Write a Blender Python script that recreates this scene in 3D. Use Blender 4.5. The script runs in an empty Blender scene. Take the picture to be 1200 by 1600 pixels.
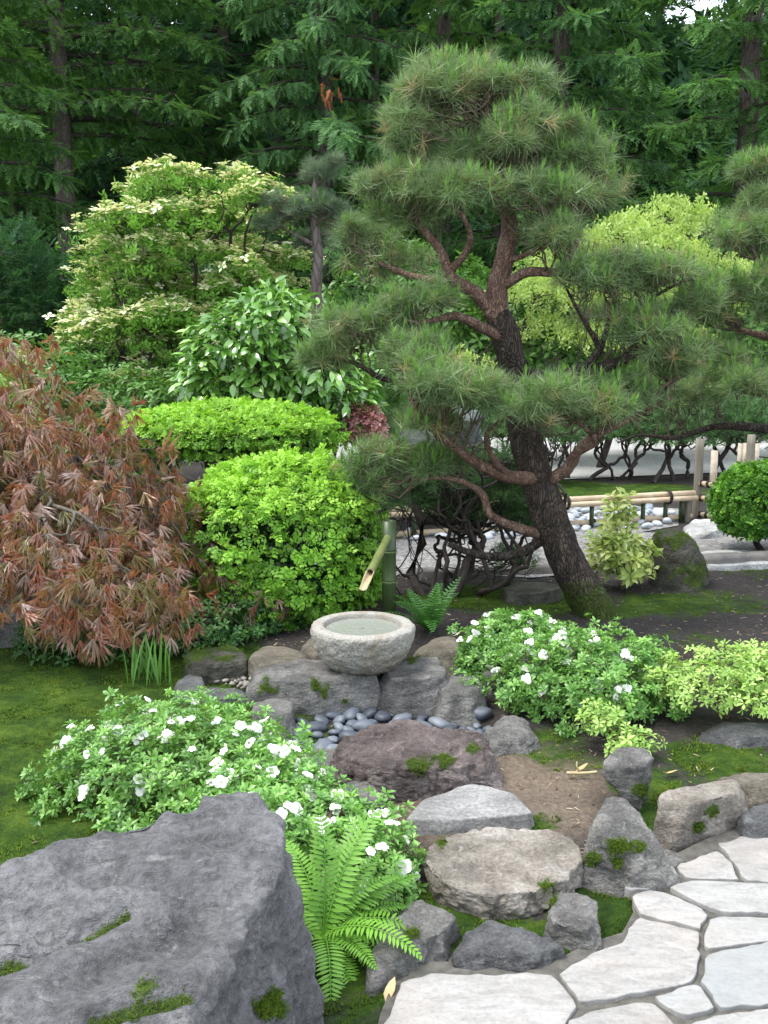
import bpy, bmesh, math
import numpy as np
from mathutils import Vector

# ------------------------------------------------------------------ camera, sky, sun, exposure
scene = bpy.context.scene
COL = scene.collection
F = 1570.0                       # focal length in photograph pixels (1200 x 1600)
PITCH = math.radians(9.6)
CAMZ = 1.75
cam_d = bpy.data.cameras.new('camera')
cam = bpy.data.objects.new('camera', cam_d)
COL.objects.link(cam)
cam.location = (0, 0, CAMZ)
cam.rotation_euler = (math.radians(90) - PITCH, 0, 0)
cam_d.sensor_fit = 'VERTICAL'
cam_d.sensor_height = 24.0
cam_d.lens = 24.0 * F / 1600.0
cam_d.clip_start = 0.05
cam_d.clip_end = 600
scene.camera = cam

SUN_EL, SUN_AZ = math.radians(64), math.radians(-100)   # azimuth from +Y towards +X; sun stands high on the left
world = bpy.data.worlds.new('World')
scene.world = world
world.use_nodes = True
wn = world.node_tree
wn.nodes.clear()
w_out = wn.nodes.new('ShaderNodeOutputWorld')
w_bg = wn.nodes.new('ShaderNodeBackground')
w_sky = wn.nodes.new('ShaderNodeTexSky')
w_sky.sky_type = 'NISHITA'
w_sky.sun_disc = False
w_sky.sun_elevation = SUN_EL
w_sky.sun_rotation = SUN_AZ
w_sky.air_density = 1.0
w_sky.dust_density = 2.0
w_mix = wn.nodes.new('ShaderNodeMix')
w_mix.data_type = 'RGBA'
w_mix.inputs['Factor'].default_value = 0.62          # thin bright overcast over the blue
w_mix.inputs['B'].default_value = (8.2, 8.7, 9.2, 1)
wn.links.new(w_sky.outputs[0], w_mix.inputs['A'])
wn.links.new(w_mix.outputs['Result'], w_bg.inputs['Color'])
w_bg.inputs['Strength'].default_value = 0.13
wn.links.new(w_bg.outputs[0], w_out.inputs['Surface'])

sun_d = bpy.data.lights.new('sun', 'SUN')
sun = bpy.data.objects.new('sun', sun_d)
COL.objects.link(sun)
sun_d.energy = 1.5
sun_d.angle = math.radians(22)
sun_d.color = (1.0, 0.96, 0.88)
sdir = Vector((math.sin(SUN_AZ) * math.cos(SUN_EL), math.cos(SUN_AZ) * math.cos(SUN_EL), math.sin(SUN_EL)))
sun.rotation_euler = sdir.to_track_quat('Z', 'Y').to_euler()

scene.view_settings.view_transform = 'Standard'
scene.view_settings.look = 'None'
scene.view_settings.gamma = 1.0
scene.view_settings.use_curve_mapping = False
scene.view_settings.exposure = 1.58

rng = np.random.default_rng(11)
PI = math.pi

# ------------------------------------------------------------------ view helpers: where a sighted point stands in the world
CP, SP = math.cos(PITCH), math.sin(PITCH)


def ray(px, py):
    u, v = (px - 600) / F, (800 - py) / F
    return np.array([u, CP + v * SP, -SP + v * CP])


def on(px, py, z=0.0):
    d = ray(px, py)
    t = (z - CAMZ) / d[2]
    return np.array([0, 0, CAMZ]) + d * t


def at(px, py, Y):
    d = ray(px, py)
    return np.array([0, 0, CAMZ]) + d * (Y / d[1])


def to_px(P):
    P = np.asarray(P)
    x, y, z = P[..., 0], P[..., 1], P[..., 2] - CAMZ
    dep = y * CP - z * SP
    up = y * SP + z * CP
    dep = np.maximum(dep, 1e-3)
    return np.stack([600 + F * x / dep, 800 - F * up / dep], -1)


# ------------------------------------------------------------------ numpy helpers
def compact(V, Fc):
    u_, inv = np.unique(np.asarray(Fc).ravel(), return_inverse=True)
    return np.asarray(V)[u_], inv.reshape(np.asarray(Fc).shape)


def unit(v):
    v = np.asarray(v, float)
    return v / np.maximum(np.linalg.norm(v, axis=-1, keepdims=True), 1e-9)


def _hash(ix, iy, iz, seed):
    h = (ix.astype(np.int64) * 374761393 + iy.astype(np.int64) * 668265263 + iz.astype(np.int64) * 2147483647 + seed * 974634777) & 0xffffffff
    h = ((h ^ (h >> 13)) * 1274126177) & 0xffffffff
    h = ((h ^ (h >> 15)) * 2246822519) & 0xffffffff
    return (h ^ (h >> 16)) & 0xffffffff


_G = unit(np.random.default_rng(5).normal(size=(256, 3)))


def noise(P, seed=0):
    P = np.asarray(P, float)
    i = np.floor(P).astype(np.int64)
    f = P - i
    u = f * f * f * (f * (f * 6 - 15) + 10)
    r = 0
    for dx in (0, 1):
        for dy in (0, 1):
            for dz in (0, 1):
                g = _G[_hash(i[:, 0] + dx, i[:, 1] + dy, i[:, 2] + dz, seed) & 255]
                w = (u[:, 0] if dx else 1 - u[:, 0]) * (u[:, 1] if dy else 1 - u[:, 1]) * (u[:, 2] if dz else 1 - u[:, 2])
                r = r + w * (g * (f - np.array([dx, dy, dz]))).sum(-1)
    return r * 1.6


def fbm(P, octv=4, seed=0, gain=0.5):
    a, s, r = 1.0, 1.0, 0
    for k in range(octv):
        r = r + a * noise(P * s + 17.3 * k, seed + k)
        a *= gain
        s *= 2.03
    return r


def sstep(a, b, x):
    t = np.clip((x - a) / (b - a), 0, 1)
    return t * t * (3 - 2 * t)


def new_mesh(name, V, Fs, attrs=None, smooth=False):
    """V (n,3); Fs = list of int arrays (k, sides)."""
    me = bpy.data.meshes.new(name)
    V = np.ascontiguousarray(V, dtype=np.float32)
    if not isinstance(Fs, (list, tuple)):
        Fs = [Fs]
    Fs = [np.asarray(f, dtype=np.int32) for f in Fs if len(f)]
    me.vertices.add(len(V))
    me.vertices.foreach_set('co', V.ravel())
    idx = np.concatenate([f.ravel() for f in Fs])
    tot = np.concatenate([np.full(len(f), f.shape[1], np.int32) for f in Fs])
    start = np.concatenate([[0], np.cumsum(tot)[:-1]]).astype(np.int32)
    me.loops.add(len(idx))
    me.loops.foreach_set('vertex_index', idx)
    me.polygons.add(len(tot))
    me.polygons.foreach_set('loop_start', start)
    me.update(calc_edges=True)
    if smooth:
        me.polygons.foreach_set('use_smooth', np.ones(len(tot), bool))
    for k, a in (attrs or {}).items():
        at_ = me.attributes.new(k, 'FLOAT', 'POINT')
        at_.data.foreach_set('value', np.ascontiguousarray(a, dtype=np.float32))
    return me


def link(name, me, mat, parent=None, loc=(0, 0, 0)):
    """mesh given in world coordinates minus loc; children are placed relative to their parent's origin."""
    o = bpy.data.objects.new(name, me)
    COL.objects.link(o)
    if mat is not None and len(me.materials) == 0:
        me.materials.append(mat)
    if parent is not None:
        o.parent = parent
        o.location = Vector(loc) - world_loc(parent)
    else:
        o.location = loc
    return o


def world_loc(o):
    v = Vector((0, 0, 0))
    while o is not None:
        v = v + o.location
        o = o.parent
    return v


def build(name, V, Fs, mat, parent=None, loc=None, attrs=None, smooth=False):
    """V in world coordinates -> one object with its origin at loc (parent's origin when a part)."""
    if loc is None:
        loc = world_loc(parent) if parent is not None else Vector((0, 0, 0))
    me = new_mesh(name, np.asarray(V) - np.array(loc), Fs, attrs, smooth)
    return link(name, me, mat, parent, loc)


def tag(o, label=None, cat=None, group=None, kind=None):
    if label:
        o['label'] = label
    if cat:
        o['category'] = cat
    if group:
        o['group'] = group
    if kind:
        o['kind'] = kind
    return o


def thing(name, loc, label, cat, group=None):
    o = bpy.data.objects.new(name, None)
    COL.objects.link(o)
    o.location = tuple(float(v) for v in loc)
    o.empty_display_size = 0.1
    return tag(o, label, cat, group)


def frames(d, up=None, roll=None):
    """rotation matrices with local y along d and local z towards up."""
    y = unit(d)
    if up is None:
        up = np.tile([0, 0, 1.0], (len(y), 1))
    up = np.broadcast_to(up, y.shape)
    x = np.cross(y, up)
    bad = np.linalg.norm(x, axis=1) < 1e-3
    x[bad] = [1, 0, 0]
    x = unit(x)
    z = np.cross(x, y)
    if roll is not None:
        c, s = np.cos(roll)[:, None], np.sin(roll)[:, None]
        x, z = x * c + z * s, z * c - x * s
    return np.stack([x, y, z], -1)


def scatter(T, P, R, S, rnd=None):
    """merge N placed copies of a template (V, F, tip) -> V, F, attrs"""
    TV, TF, tip = T
    n, m = len(P), len(TV)
    S = np.asarray(S, float)
    if S.ndim == 0:
        S = np.full(n, float(S))
    V = np.einsum('nij,mj->nmi', R, TV) * S[:, None, None] + P[:, None, :]
    Fc = TF[None] + (np.arange(n) * m)[:, None, None]
    if rnd is None:
        rnd = rng.random(n)
    return V.reshape(-1, 3), Fc.reshape(-1, TF.shape[1]), {'rnd': np.repeat(rnd, m), 'tip': np.tile(tip, n)}


def merge(parts):
    Vs, Fs, A, off = [], [], {}, 0
    for V, Fc, at_ in parts:
        Vs.append(V)
        Fs.append(Fc + off)
        off += len(V)
        for k, a in at_.items():
            A.setdefault(k, []).append(a)
    return np.concatenate(Vs), np.concatenate(Fs), {k: np.concatenate(a) for k, a in A.items()}


def rdir(n):
    return unit(rng.normal(size=(n, 3)))


# ------------------------------------------------------------------ leaf templates: (verts, tris, tip)
def leaf(L=1.0, W=0.35, fold=0.12, droop=0.15, base=0.0, n=3):
    """folded pointed leaf along +y"""
    t = np.linspace(0, 1, n + 1) if n > 2 else np.array([0, 0.58, 1.0])
    w = W / 2 * np.sin(np.pi * t ** 0.8) ** 0.8 if n > 2 else W / 2 * np.array([0, 1.0, 0])
    w[0] = w[-1] = 0
    V, tip = [], []
    for k in range(n + 1):
        z = -droop * L * t[k] ** 2
        if k in (0, n):
            V.append((0, base + L * t[k], z)); tip.append(t[k])
        else:
            V += [(-w[k], base + L * t[k], z + fold * W), (0, base + L * t[k], z), (w[k], base + L * t[k], z + fold * W)]
            tip += [t[k]] * 3
    Fc = [(0, 2, 1), (0, 3, 2)]
    for k in range(n - 2):
        a, b = 1 + 3 * k, 4 + 3 * k
        Fc += [(a, a + 1, b + 1), (a, b + 1, b), (a + 1, a + 2, b + 2), (a + 1, b + 2, b + 1)]
    a = 1 + 3 * (n - 2)
    e = len(V) - 1
    Fc += [(a, a + 1, e), (a + 1, a + 2, e)]
    return np.array(V, float), np.array(Fc), np.array(tip, float)


def compose(items):
    """items: (template, R(3x3), pos, scale) -> one template"""
    Vs, Fs, ts, off = [], [], [], 0
    for (V, Fc, tp), R, p, s in items:
        Vs.append(V @ np.asarray(R).T * s + np.asarray(p))
        Fs.append(Fc + off)
        ts.append(tp)
        off += len(V)
    return np.concatenate(Vs), np.concatenate(Fs), np.concatenate(ts)


def rot(d, up=(0, 0, 1)):
    return frames(np.array([d], float), np.array([up], float))[0]


def rosette(n=7, L=1.0, W=0.36, lo=0.15, hi=0.9, seed=0, nseg=1):
    r = np.random.default_rng(seed)
    it = []
    for k in range(n):
        a = 2 * PI * (k * 0.381966 + r.normal() * 0.03)
        el = lo + (hi - lo) * k / max(1, n - 1) + r.normal() * 0.1
        d = (math.cos(a) * math.cos(el), math.sin(el), math.sin(a) * math.cos(el))
        l = leaf(L, W, 0.15, 0.2, 0.06, nseg + 1)
        it.append((l, rot(d, (0, 1, 0)), (0, 0, 0), 1 - 0.35 * k / n + r.normal() * 0.05))
    return compose(it)


def needle_tuft(n=40, spread=(0.35, 1.35), w=0.028, seed=0, along=0.45):
    """pine shoot: n thin needles round the local +y axis"""
    r = np.random.default_rng(seed)
    V, Fc, tip = [], [], []
    for k in range(n):
        a = r.random() * 2 * PI
        el = spread[0] + (spread[1] - spread[0]) * r.random()
        d = np.array([math.cos(a) * math.sin(el), math.cos(el), math.sin(a) * math.sin(el)])
        b = np.array([0, -along * r.random(), 0])
        s = unit(np.cross(d, r.normal(size=3))) * w / 2
        L = 0.75 + 0.35 * r.random()
        o = len(V)
        bend = np.array([0, -0.12, 0]) * r.random()
        V += [b - s, b + s, b + d * L + bend]
        tip += [0, 0, 1]
        Fc.append((o, o + 1, o + 2))
    return np.array(V), np.array(Fc), np.array(tip, float)


def spray(pairs=7, ang=0.9, L=0.34, W=0.1, droop=0.25, lift=0.05, seed=0, tri=True):
    """flat conifer spray along +y"""
    r = np.random.default_rng(seed)
    V, Fc, tip = [], [], []
    for k in range(pairs):
        t = 0.08 + 0.86 * k / (pairs - 1)
        for s in (-1, 1):
            l = L * (1 - 0.55 * t) * (0.85 + 0.3 * r.random())
            a = ang * (1 - 0.35 * t)
            d = np.array([s * math.sin(a), math.cos(a), 0])
            n = np.array([math.cos(a), -s * math.sin(a), 0])
            p = np.array([0, t, -droop * t * t])
            z = np.array([0, 0, lift * r.normal() - droop * 0.5 * l])
            o = len(V)
            V += [p - n * W / 2, p + n * W / 2, p + d * l + z]
            tip += [t * 0.7, t * 0.7, 0.5 + 0.5 * t]
            Fc.append((o, o + 1, o + 2))
    o = len(V)
    V += [(-W / 2, 0.9, -droop * 0.8), (W / 2, 0.9, -droop * 0.8), (0, 1.15, -droop * 1.25)]
    tip += [0.8, 0.8, 1]
    Fc.append((o, o + 1, o + 2))
    return np.array(V, float), np.array(Fc), np.array(tip, float)


def spray_d(pairs=4, ang=0.8, L=0.5, W=0.2, droop=0.25, lift=0.06, seed=0):
    """fan-like yew tip: blunt diamond leaflets on both sides of a short shoot"""
    r = np.random.default_rng(seed)
    V, Fc, tip = [], [], []
    def blade(p, d, n, l, z, t):
        o = len(V)
        m = p + d * l * 0.6 + z * 0.4
        V.extend([p, m - n * W / 2, p + d * l + z, m + n * W / 2])
        tip.extend([t * 0.5, t * 0.8, 0.6 + 0.4 * t, t * 0.8])
        Fc.extend([(o, o + 2, o + 1), (o, o + 3, o + 2)])
    for k in range(pairs):
        t = 0.1 + 0.75 * k / max(1, pairs - 1)
        for s in (-1, 1):
            l = L * (1.0 - 0.35 * t) * (0.8 + 0.4 * r.random())
            a = ang * (1 - 0.45 * t)
            blade(np.array([0, t * 0.7, -droop * t * t]), np.array([s * math.sin(a), math.cos(a), 0]), np.array([math.cos(a), -s * math.sin(a), 0]), l, np.array([0, 0, lift * r.normal() - droop * 0.6 * l]), t)
    blade(np.array([0, 0.6, -droop * 0.6]), np.array([0, 1.0, 0]), np.array([1.0, 0, 0]), 0.42, np.array([0, 0, -droop * 0.4]), 1.0)
    return np.array(V, float), np.array(Fc), np.array(tip, float)


def petal(L=1.0, W=0.95):
    """broad round-ended petal, slightly cupped"""
    rows = [(0.05, 0.10), (0.35, 0.62), (0.65, 1.0), (0.88, 0.82), (1.0, 0.35)]
    V, Fc, tip = [], [], []
    for t, w in rows:
        z = 0.10 * math.sin(PI * t) - 0.12 * t * t
        for s in (-1, 0, 1):
            V.append((s * w * W / 2, t * L, z + 0.10 * abs(s) * w * (0.6 if t < 0.9 else 0.2)))
            tip.append(t)
    for k in range(len(rows) - 1):
        for c in (0, 1):
            a, b = 3 * k + c, 3 * k + 3 + c
            Fc += [(a, a + 1, b + 1), (a, b + 1, b)]
    return np.array(V, float), np.array(Fc), np.array(tip, float)


def lace_leaf(lobes=7, seed=0):
    """deeply cut drooping maple leaf; stalk at origin, hangs along +y"""
    r = np.random.default_rng(seed)
    V, Fc, tip = [], [], []
    for k in range(lobes):
        a = (k - (lobes - 1) / 2) * (1.5 / lobes) + r.normal() * 0.1
        L = (1.0 - 0.5 * abs(a) / 1.3) * (0.8 + 0.4 * r.random())
        d = np.array([math.sin(a), math.cos(a), 0])
        n = np.array([math.cos(a), -math.sin(a), 0])
        m = 3
        prev = None
        for j in range(m + 1):
            t = j / m
            w = 0.023 * math.sin(PI * min(1, 0.12 + t * 0.88)) ** 0.7 if j < m else 0
            z = -0.34 * (t * L) ** 2 - 0.12 * abs(a) * t + 0.05 * math.sin(3 * t + k)
            c = d * L * t + np.array([0, 0, z])
            o = len(V)
            if j == m:
                V.append(c); tip.append(1)
                Fc.append((prev, prev + 1, o))
            else:
                V += [c - n * w, c + n * w]
                tip += [t, t]
                if prev is not None:
                    Fc += [(prev, prev + 1, o + 1), (prev, o + 1, o)]
                    # side teeth
                    for s in ((0, 1) if j % 2 else (1,)):
                        q = len(V)
                        e = c + (n if s else -n) * 0.055 + d * 0.13
                        V.append(e); tip.append(t)
                        Fc.append((o + s, prev + s, q))
                prev = o
    return np.array(V, float), np.array(Fc), np.array(tip, float)


# ------------------------------------------------------------------ tubes and branching
def tubes(C, Rr, sides=6, cap=False):
    """C (n,m,3) centre lines, Rr (n,m) radii -> V, F quads"""
    C = np.asarray(C, float)
    Rr = np.asarray(Rr, float)
    n, m, _ = C.shape
    T = np.gradient(C, axis=1)
    T = unit(T)
    ref = np.where(np.abs(T[:, :1, 2:3]) > 0.8, np.array([1.0, 0, 0]), np.array([0, 0, 1.0]))
    X = unit(np.cross(T, np.broadcast_to(ref, T.shape)))
    Y = np.cross(T, X)
    a = np.arange(sides) * 2 * PI / sides
    V = C[:, :, None, :] + Rr[:, :, None, None] * (X[:, :, None, :] * np.cos(a)[None, None, :, None] + Y[:, :, None, :] * np.sin(a)[None, None, :, None])
    V = V.reshape(-1, 3)
    k = np.arange(sides)
    k2 = (k + 1) % sides
    j = np.arange(m - 1)[:, None]
    q = np.stack([j * sides + k, j * sides + k2, (j + 1) * sides + k2, (j + 1) * sides + k], -1).reshape(-1, 4)
    Fq = (q[None] + (np.arange(n) * m * sides)[:, None, None]).reshape(-1, 4)
    return V, Fq


def spline(P, n=24):
    P = np.asarray(P, float)
    k = len(P)
    E = np.concatenate([[2 * P[0] - P[1]], P, [2 * P[-1] - P[-2]]])
    t = np.linspace(0, k - 1 - 1e-6, n)
    i = t.astype(int)
    f = (t - i)[:, None]
    a, b, c, d = E[i], E[i + 1], E[i + 2], E[i + 3]
    return 0.5 * (2 * b + (c - a) * f + (2 * a - 5 * b + 4 * c - d) * f ** 2 + (3 * b - 3 * c + d - a) * f ** 3)


def limb_mesh(P, R, n=30, sides=12, rough=0.08, freq=14, seed=0):
    """thick organic limb with closed ends"""
    PR = np.concatenate([np.asarray(P, float), np.asarray(R, float)[:, None]], 1)
    s = spline(PR, n)
    V, Fq = tubes(s[None, :, :3], s[None, :, 3], sides)
    c = np.repeat(s[:, :3], sides, 0)
    rr = np.repeat(s[:, 3], sides)
    V = c + (V - c) * (1 + rough * (fbm(V * freq, 3, seed)))[:, None]
    a = np.arange(sides)
    n0 = len(V)
    V = np.concatenate([V, s[:1, :3], s[-1:, :3]])
    caps = np.concatenate([np.stack([np.full(sides, n0), (a + 1) % sides, a], -1),
                           np.stack([np.full(sides, n0 + 1), (n - 1) * sides + a, (n - 1) * sides + (a + 1) % sides], -1)])
    return V, [Fq, caps], s


def fan(root, pts, out, rt, k=0.45, wig=0.12, sag=0.0):
    """recursive fork from root to every point; out gets (a, b, ra, rb)"""
    stack = [(np.asarray(root, float), np.asarray(pts, float))]
    while stack:
        r0, P = stack.pop()
        n = len(P)
        if n == 0:
            continue
        if n == 1:
            out.append((r0, P[0], rt * 1.15, rt * 0.75))
            continue
        c = P.mean(0)
        L = np.linalg.norm(c - r0)
        node = r0 + (c - r0) * (k + 0.12 * rng.normal()) + rng.normal(size=3) * wig * L - np.array([0, 0, sag * L])
        out.append((r0, node, rt * n ** 0.44, rt * (n * 0.75) ** 0.44))
        u = rng.normal(size=3)
        Q = P - c
        for _ in range(3):
            u = unit(Q.T @ (Q @ u) + 1e-9)
        s = Q @ u
        cut = np.quantile(s, 0.5 + 0.12 * (rng.random() - 0.5)) if n > 3 else 0.0
        A, B = P[s <= cut], P[s > cut]
        if len(A) == 0 or len(B) == 0:
            A, B = P[:n // 2], P[n // 2:]
        stack.append((node, A))
        stack.append((node, B))


def seg_mesh(segs, crook=0.08, thick=0.006):
    """curved tubes for a list of (a,b,ra,rb)"""
    a = np.array([s[0] for s in segs]); b = np.array([s[1] for s in segs])
    ra = np.array([s[2] for s in segs]); rb = np.array([s[3] for s in segs])
    out = []
    for mask, m, sides in ((ra >= thick, 5, 6), (ra < thick, 3, 3)):
        if not mask.any():
            continue
        A, B, Ra, Rb = a[mask], b[mask], ra[mask], rb[mask]
        t = np.linspace(0, 1, m)[None, :, None]
        L = np.linalg.norm(B - A, axis=1)[:, None, None]
        C = A[:, None] * (1 - t) + B[:, None] * t
        j = rng.normal(size=(len(A), 1, 3)) * crook * L * np.sin(PI * t)
        j2 = rng.normal(size=(len(A), 1, 3)) * crook * 0.5 * L * np.sin(2 * PI * t)
        C = C + j + j2
        Rr = Ra[:, None] * (1 - t[..., 0]) + Rb[:, None] * t[..., 0]
        V, Fq = tubes(C, Rr, sides)
        out.append((V, Fq, {}))
    return merge(out)


# ------------------------------------------------------------------ materials
class NT:
    def __init__(self, name):
        self.m = bpy.data.materials.new(name)
        self.m.use_nodes = True
        self.t = self.m.node_tree
        self.t.nodes.clear()
        self.out = self.t.nodes.new('ShaderNodeOutputMaterial')

    def n(self, typ, ins=None, **kw):
        nd = self.t.nodes.new(typ)
        for k, v in kw.items():
            setattr(nd, k, v)
        for k, v in (ins or {}).items():
            s = nd.inputs[k]
            if isinstance(v, bpy.types.NodeSocket):
                self.t.links.new(v, s)
            else:
                s.default_value = v
        return nd

    def ramp(self, fac, stops, interp='LINEAR'):
        nd = self.n('ShaderNodeValToRGB', {'Fac': fac})
        cr = nd.color_ramp
        cr.interpolation = interp
        while len(cr.elements) < len(stops):
            cr.elements.new(0.5)
        for e, (p, c) in zip(cr.elements, stops):
            e.position = p
            e.color = (c[0], c[1], c[2], 1) if not np.isscalar(c) else (c, c, c, 1)
        return nd.outputs['Color']

    def mix(self, f, a, b, mode='MIX'):
        nd = self.n('ShaderNodeMix', data_type='RGBA', blend_type=mode)
        for key, v in (('Factor', f), ('A', a), ('B', b)):
            s = nd.inputs[key]
            if isinstance(v, bpy.types.NodeSocket):
                self.t.links.new(v, s)
            else:
                s.default_value = v if np.isscalar(v) else (v[0], v[1], v[2], 1)
        return nd.outputs['Result']

    def math(self, op, a, b=0.0, clamp=False):
        nd = self.n('ShaderNodeMath', {0: a, 1: b}, operation=op)
        nd.use_clamp = clamp
        return nd.outputs[0]

    def noise(self, co, scale, detail=4, rough=0.55, dist=0.0):
        return self.n('ShaderNodeTexNoise', {'Vector': co, 'Scale': scale, 'Detail': detail, 'Roughness': rough, 'Distortion': dist}).outputs['Fac']

    def attr(self, name):
        return self.n('ShaderNodeAttribute', attribute_name=name).outputs['Fac']

    def co(self, kind='Object'):
        return self.n('ShaderNodeTexCoord').outputs[kind]

    def bump(self, h, strength=0.5, dist=0.02, normal=None):
        ins = {'Height': h, 'Strength': strength, 'Distance': dist}
        if normal is not None:
            ins['Normal'] = normal
        return self.n('ShaderNodeBump', ins).outputs[0]

    def pbr(self, col, rough=0.7, normal=None, spec=0.4, **kw):
        ins = {'Base Color': col if isinstance(col, bpy.types.NodeSocket) else (*col, 1), 'Roughness': rough, 'Specular IOR Level': spec}
        if normal is not None:
            ins['Normal'] = normal
        ins.update(kw)
        b = self.n('ShaderNodeBsdfPrincipled', ins)
        self.t.links.new(b.outputs[0], self.out.inputs['Surface'])
        return b


def leaf_mat(name, stops, tipcol=None, tipf=0.5, rough=0.45, trans=0.3, spec=0.35, vary=0.5):
    k = NT(name)
    c = k.ramp(k.attr('rnd'), stops)
    if tipcol is not None:
        f = k.math('MULTIPLY', k.attr('tip'), tipf)
        c = k.mix(f, c, tipcol)
    # slow variation through the plant
    nz = k.noise(k.co('Object'), 2.2, 2)
    v = k.ramp(nz, [(0.3, 1 - vary * 0.5), (0.7, 1 + vary * 0.3)])
    c = k.mix(1.0, c, v, 'MULTIPLY')
    b = k.pbr(c, rough, None, spec)
    t = k.n('ShaderNodeBsdfTranslucent', {'Color': k.mix(1.0, c, (1.15, 1.15, 0.7), 'MULTIPLY')})
    ms = k.n('ShaderNodeMixShader', {0: trans, 1: b.outputs[0], 2: t.outputs[0]})
    k.t.links.new(ms.outputs[0], k.out.inputs['Surface'])
    return k.m


def rock_mat(name, A, B, C, scale=5.0, moss=(0.05, 0.085, 0.012), rough=0.8, bump=0.6, spec=0.3, crack=0.0):
    k = NT(name)
    co = k.co('Object')
    n1 = k.noise(co, scale, 6, 0.6, 0.4)
    c = k.ramp(n1, [(0.32, A), (0.5, B), (0.68, C)])
    n2 = k.noise(co, scale * 16, 4, 0.65)
    c = k.mix(1.0, c, k.ramp(n2, [(0.34, 0.68), (0.5, 1.0), (0.68, 1.28)]), 'MULTIPLY')
    g = k.n('ShaderNodeMapping', {'Vector': co, 'Rotation': (0.3, 0.25, 0.55), 'Scale': (0.55, 1.9, 2.2)}).outputs[0]
    n4 = k.noise(g, scale * 2.6, 8, 0.72, 1.0)
    c = k.mix(1.0, c, k.ramp(n4, [(0.32, 0.72), (0.5, 1.0), (0.68, 1.2)]), 'MULTIPLY')
    big = k.noise(co, scale * 0.7, 3, 0.5)
    c = k.mix(1.0, c, k.ramp(big, [(0.35, 0.78), (0.65, 1.15)]), 'MULTIPLY')
    n3 = k.noise(co, scale * 3.1, 5, 0.7, 1.2)
    c = k.mix(k.ramp(n3, [(0.60, 0.0), (0.68, 0.45)]), c, (C[0] * 1.5, C[1] * 1.5, C[2] * 1.45))      # lichen bloom
    c = k.mix(k.ramp(n3, [(0.30, 0.5), (0.38, 0.0)]), c, (A[0] * 0.6, A[1] * 0.6, A[2] * 0.6))        # weather stains
    n5 = k.noise(g, scale * 7, 6, 0.7, 0.6)
    c = k.mix(k.ramp(n5, [(0.60, 0.0), (0.66, 0.55)]), c, (C[0] * 1.35, C[1] * 1.33, C[2] * 1.3))
    cr = k.math('ABSOLUTE', k.math('SUBTRACT', k.noise(g, scale * 0.6, 4, 0.5, 0.7), 0.5))
    crk = k.ramp(cr, [(0.0, 1.0), (0.008, 0.0)])
    gate = k.ramp(k.noise(co, scale * 0.9, 2), [(0.5, 0.0), (0.6, 1.0)])
    crk = k.mix(1.0, crk, gate, 'MULTIPLY')
    c = k.mix(k.math('MULTIPLY', crk, 0.3), c, (A[0] * 0.35, A[1] * 0.35, A[2] * 0.35))
    mo = k.attr('moss')
    mn = k.noise(co, 60, 3, 0.7)
    mf = k.math('MULTIPLY', k.math('SUBTRACT', k.math('ADD', mo, k.math('MULTIPLY', mn, 0.9)), 0.66, False), 2.4, True)
    mcol = k.ramp(k.noise(co, 18, 4), [(0.3, (moss[0] * 0.6, moss[1] * 0.6, moss[2] * 0.7)), (0.55, moss), (0.75, (moss[0] * 2.0, moss[1] * 1.8, moss[2]))])
    c = k.mix(mf, c, mcol)
    h = k.math('ADD', k.noise(co, scale * 4, 8, 0.7), k.math('MULTIPLY', n2, 0.45))
    h = k.math('ADD', h, k.math('MULTIPLY', n4, 0.7))
    h = k.math('ADD', h, k.math('MULTIPLY', n5, 0.5))
    h = k.math('SUBTRACT', h, k.math('MULTIPLY', crk, 0.3))
    h = k.math('ADD', h, k.math('MULTIPLY', mf, k.math('MULTIPLY', mn, 0.8)))
    nb = k.bump(h, min(1.0, bump * 1.3), 0.035)
    k.pbr(c, rough, nb, spec)
    return k.m


def plain_mat(name, a, b, scale=8.0, rough=0.6, bump=0.2, spec=0.3, stretch=None):
    k = NT(name)
    co = k.co('Object')
    if stretch:
        co = k.n('ShaderNodeMapping', {'Vector': co, 'Scale': stretch}).outputs[0]
    n1 = k.noise(co, scale, 5, 0.6)
    c = k.ramp(n1, [(0.3, a), (0.7, b)])
    k.pbr(c, rough, k.bump(n1, bump, 0.01), spec)
    return k.m


# foliage
M = {}
M['fir'] = leaf_mat('fir_foliage', [(0, (0.03, 0.085, 0.03)), (0.6, (0.062, 0.155, 0.045)), (1, (0.11, 0.24, 0.055))], (0.15, 0.31, 0.065), 0.5, 0.6, 0.42, 0.2, 0.7)
M['cedar'] = leaf_mat('cedar_foliage', [(0, (0.045, 0.115, 0.048)), (0.6, (0.09, 0.2, 0.075)), (1, (0.135, 0.27, 0.09))], (0.16, 0.33, 0.1), 0.45, 0.55, 0.42, 0.2, 0.5)
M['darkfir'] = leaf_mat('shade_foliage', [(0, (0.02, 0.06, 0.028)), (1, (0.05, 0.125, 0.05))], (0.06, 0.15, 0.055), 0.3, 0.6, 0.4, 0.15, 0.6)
M['pine'] = leaf_mat('pine_needles', [(0, (0.085, 0.145, 0.055)), (0.5, (0.14, 0.225, 0.08)), (0.88, (0.19, 0.29, 0.105)), (0.95, (0.3, 0.28, 0.13)), (1, (0.34, 0.25, 0.12))], (0.24, 0.34, 0.17), 0.4, 0.38, 0.3, 0.5, 0.3)
M['candle'] = leaf_mat('pine_candles', [(0, (0.11, 0.27, 0.045)), (1, (0.19, 0.38, 0.065))], (0.25, 0.42, 0.1), 0.4, 0.45, 0.3, 0.3, 0.2)
M['bluepine'] = leaf_mat('blue_pine_needles', [(0, (0.07, 0.115, 0.07)), (1, (0.15, 0.21, 0.125))], (0.17, 0.23, 0.14), 0.3, 0.45, 0.25, 0.3, 0.3)
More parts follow.
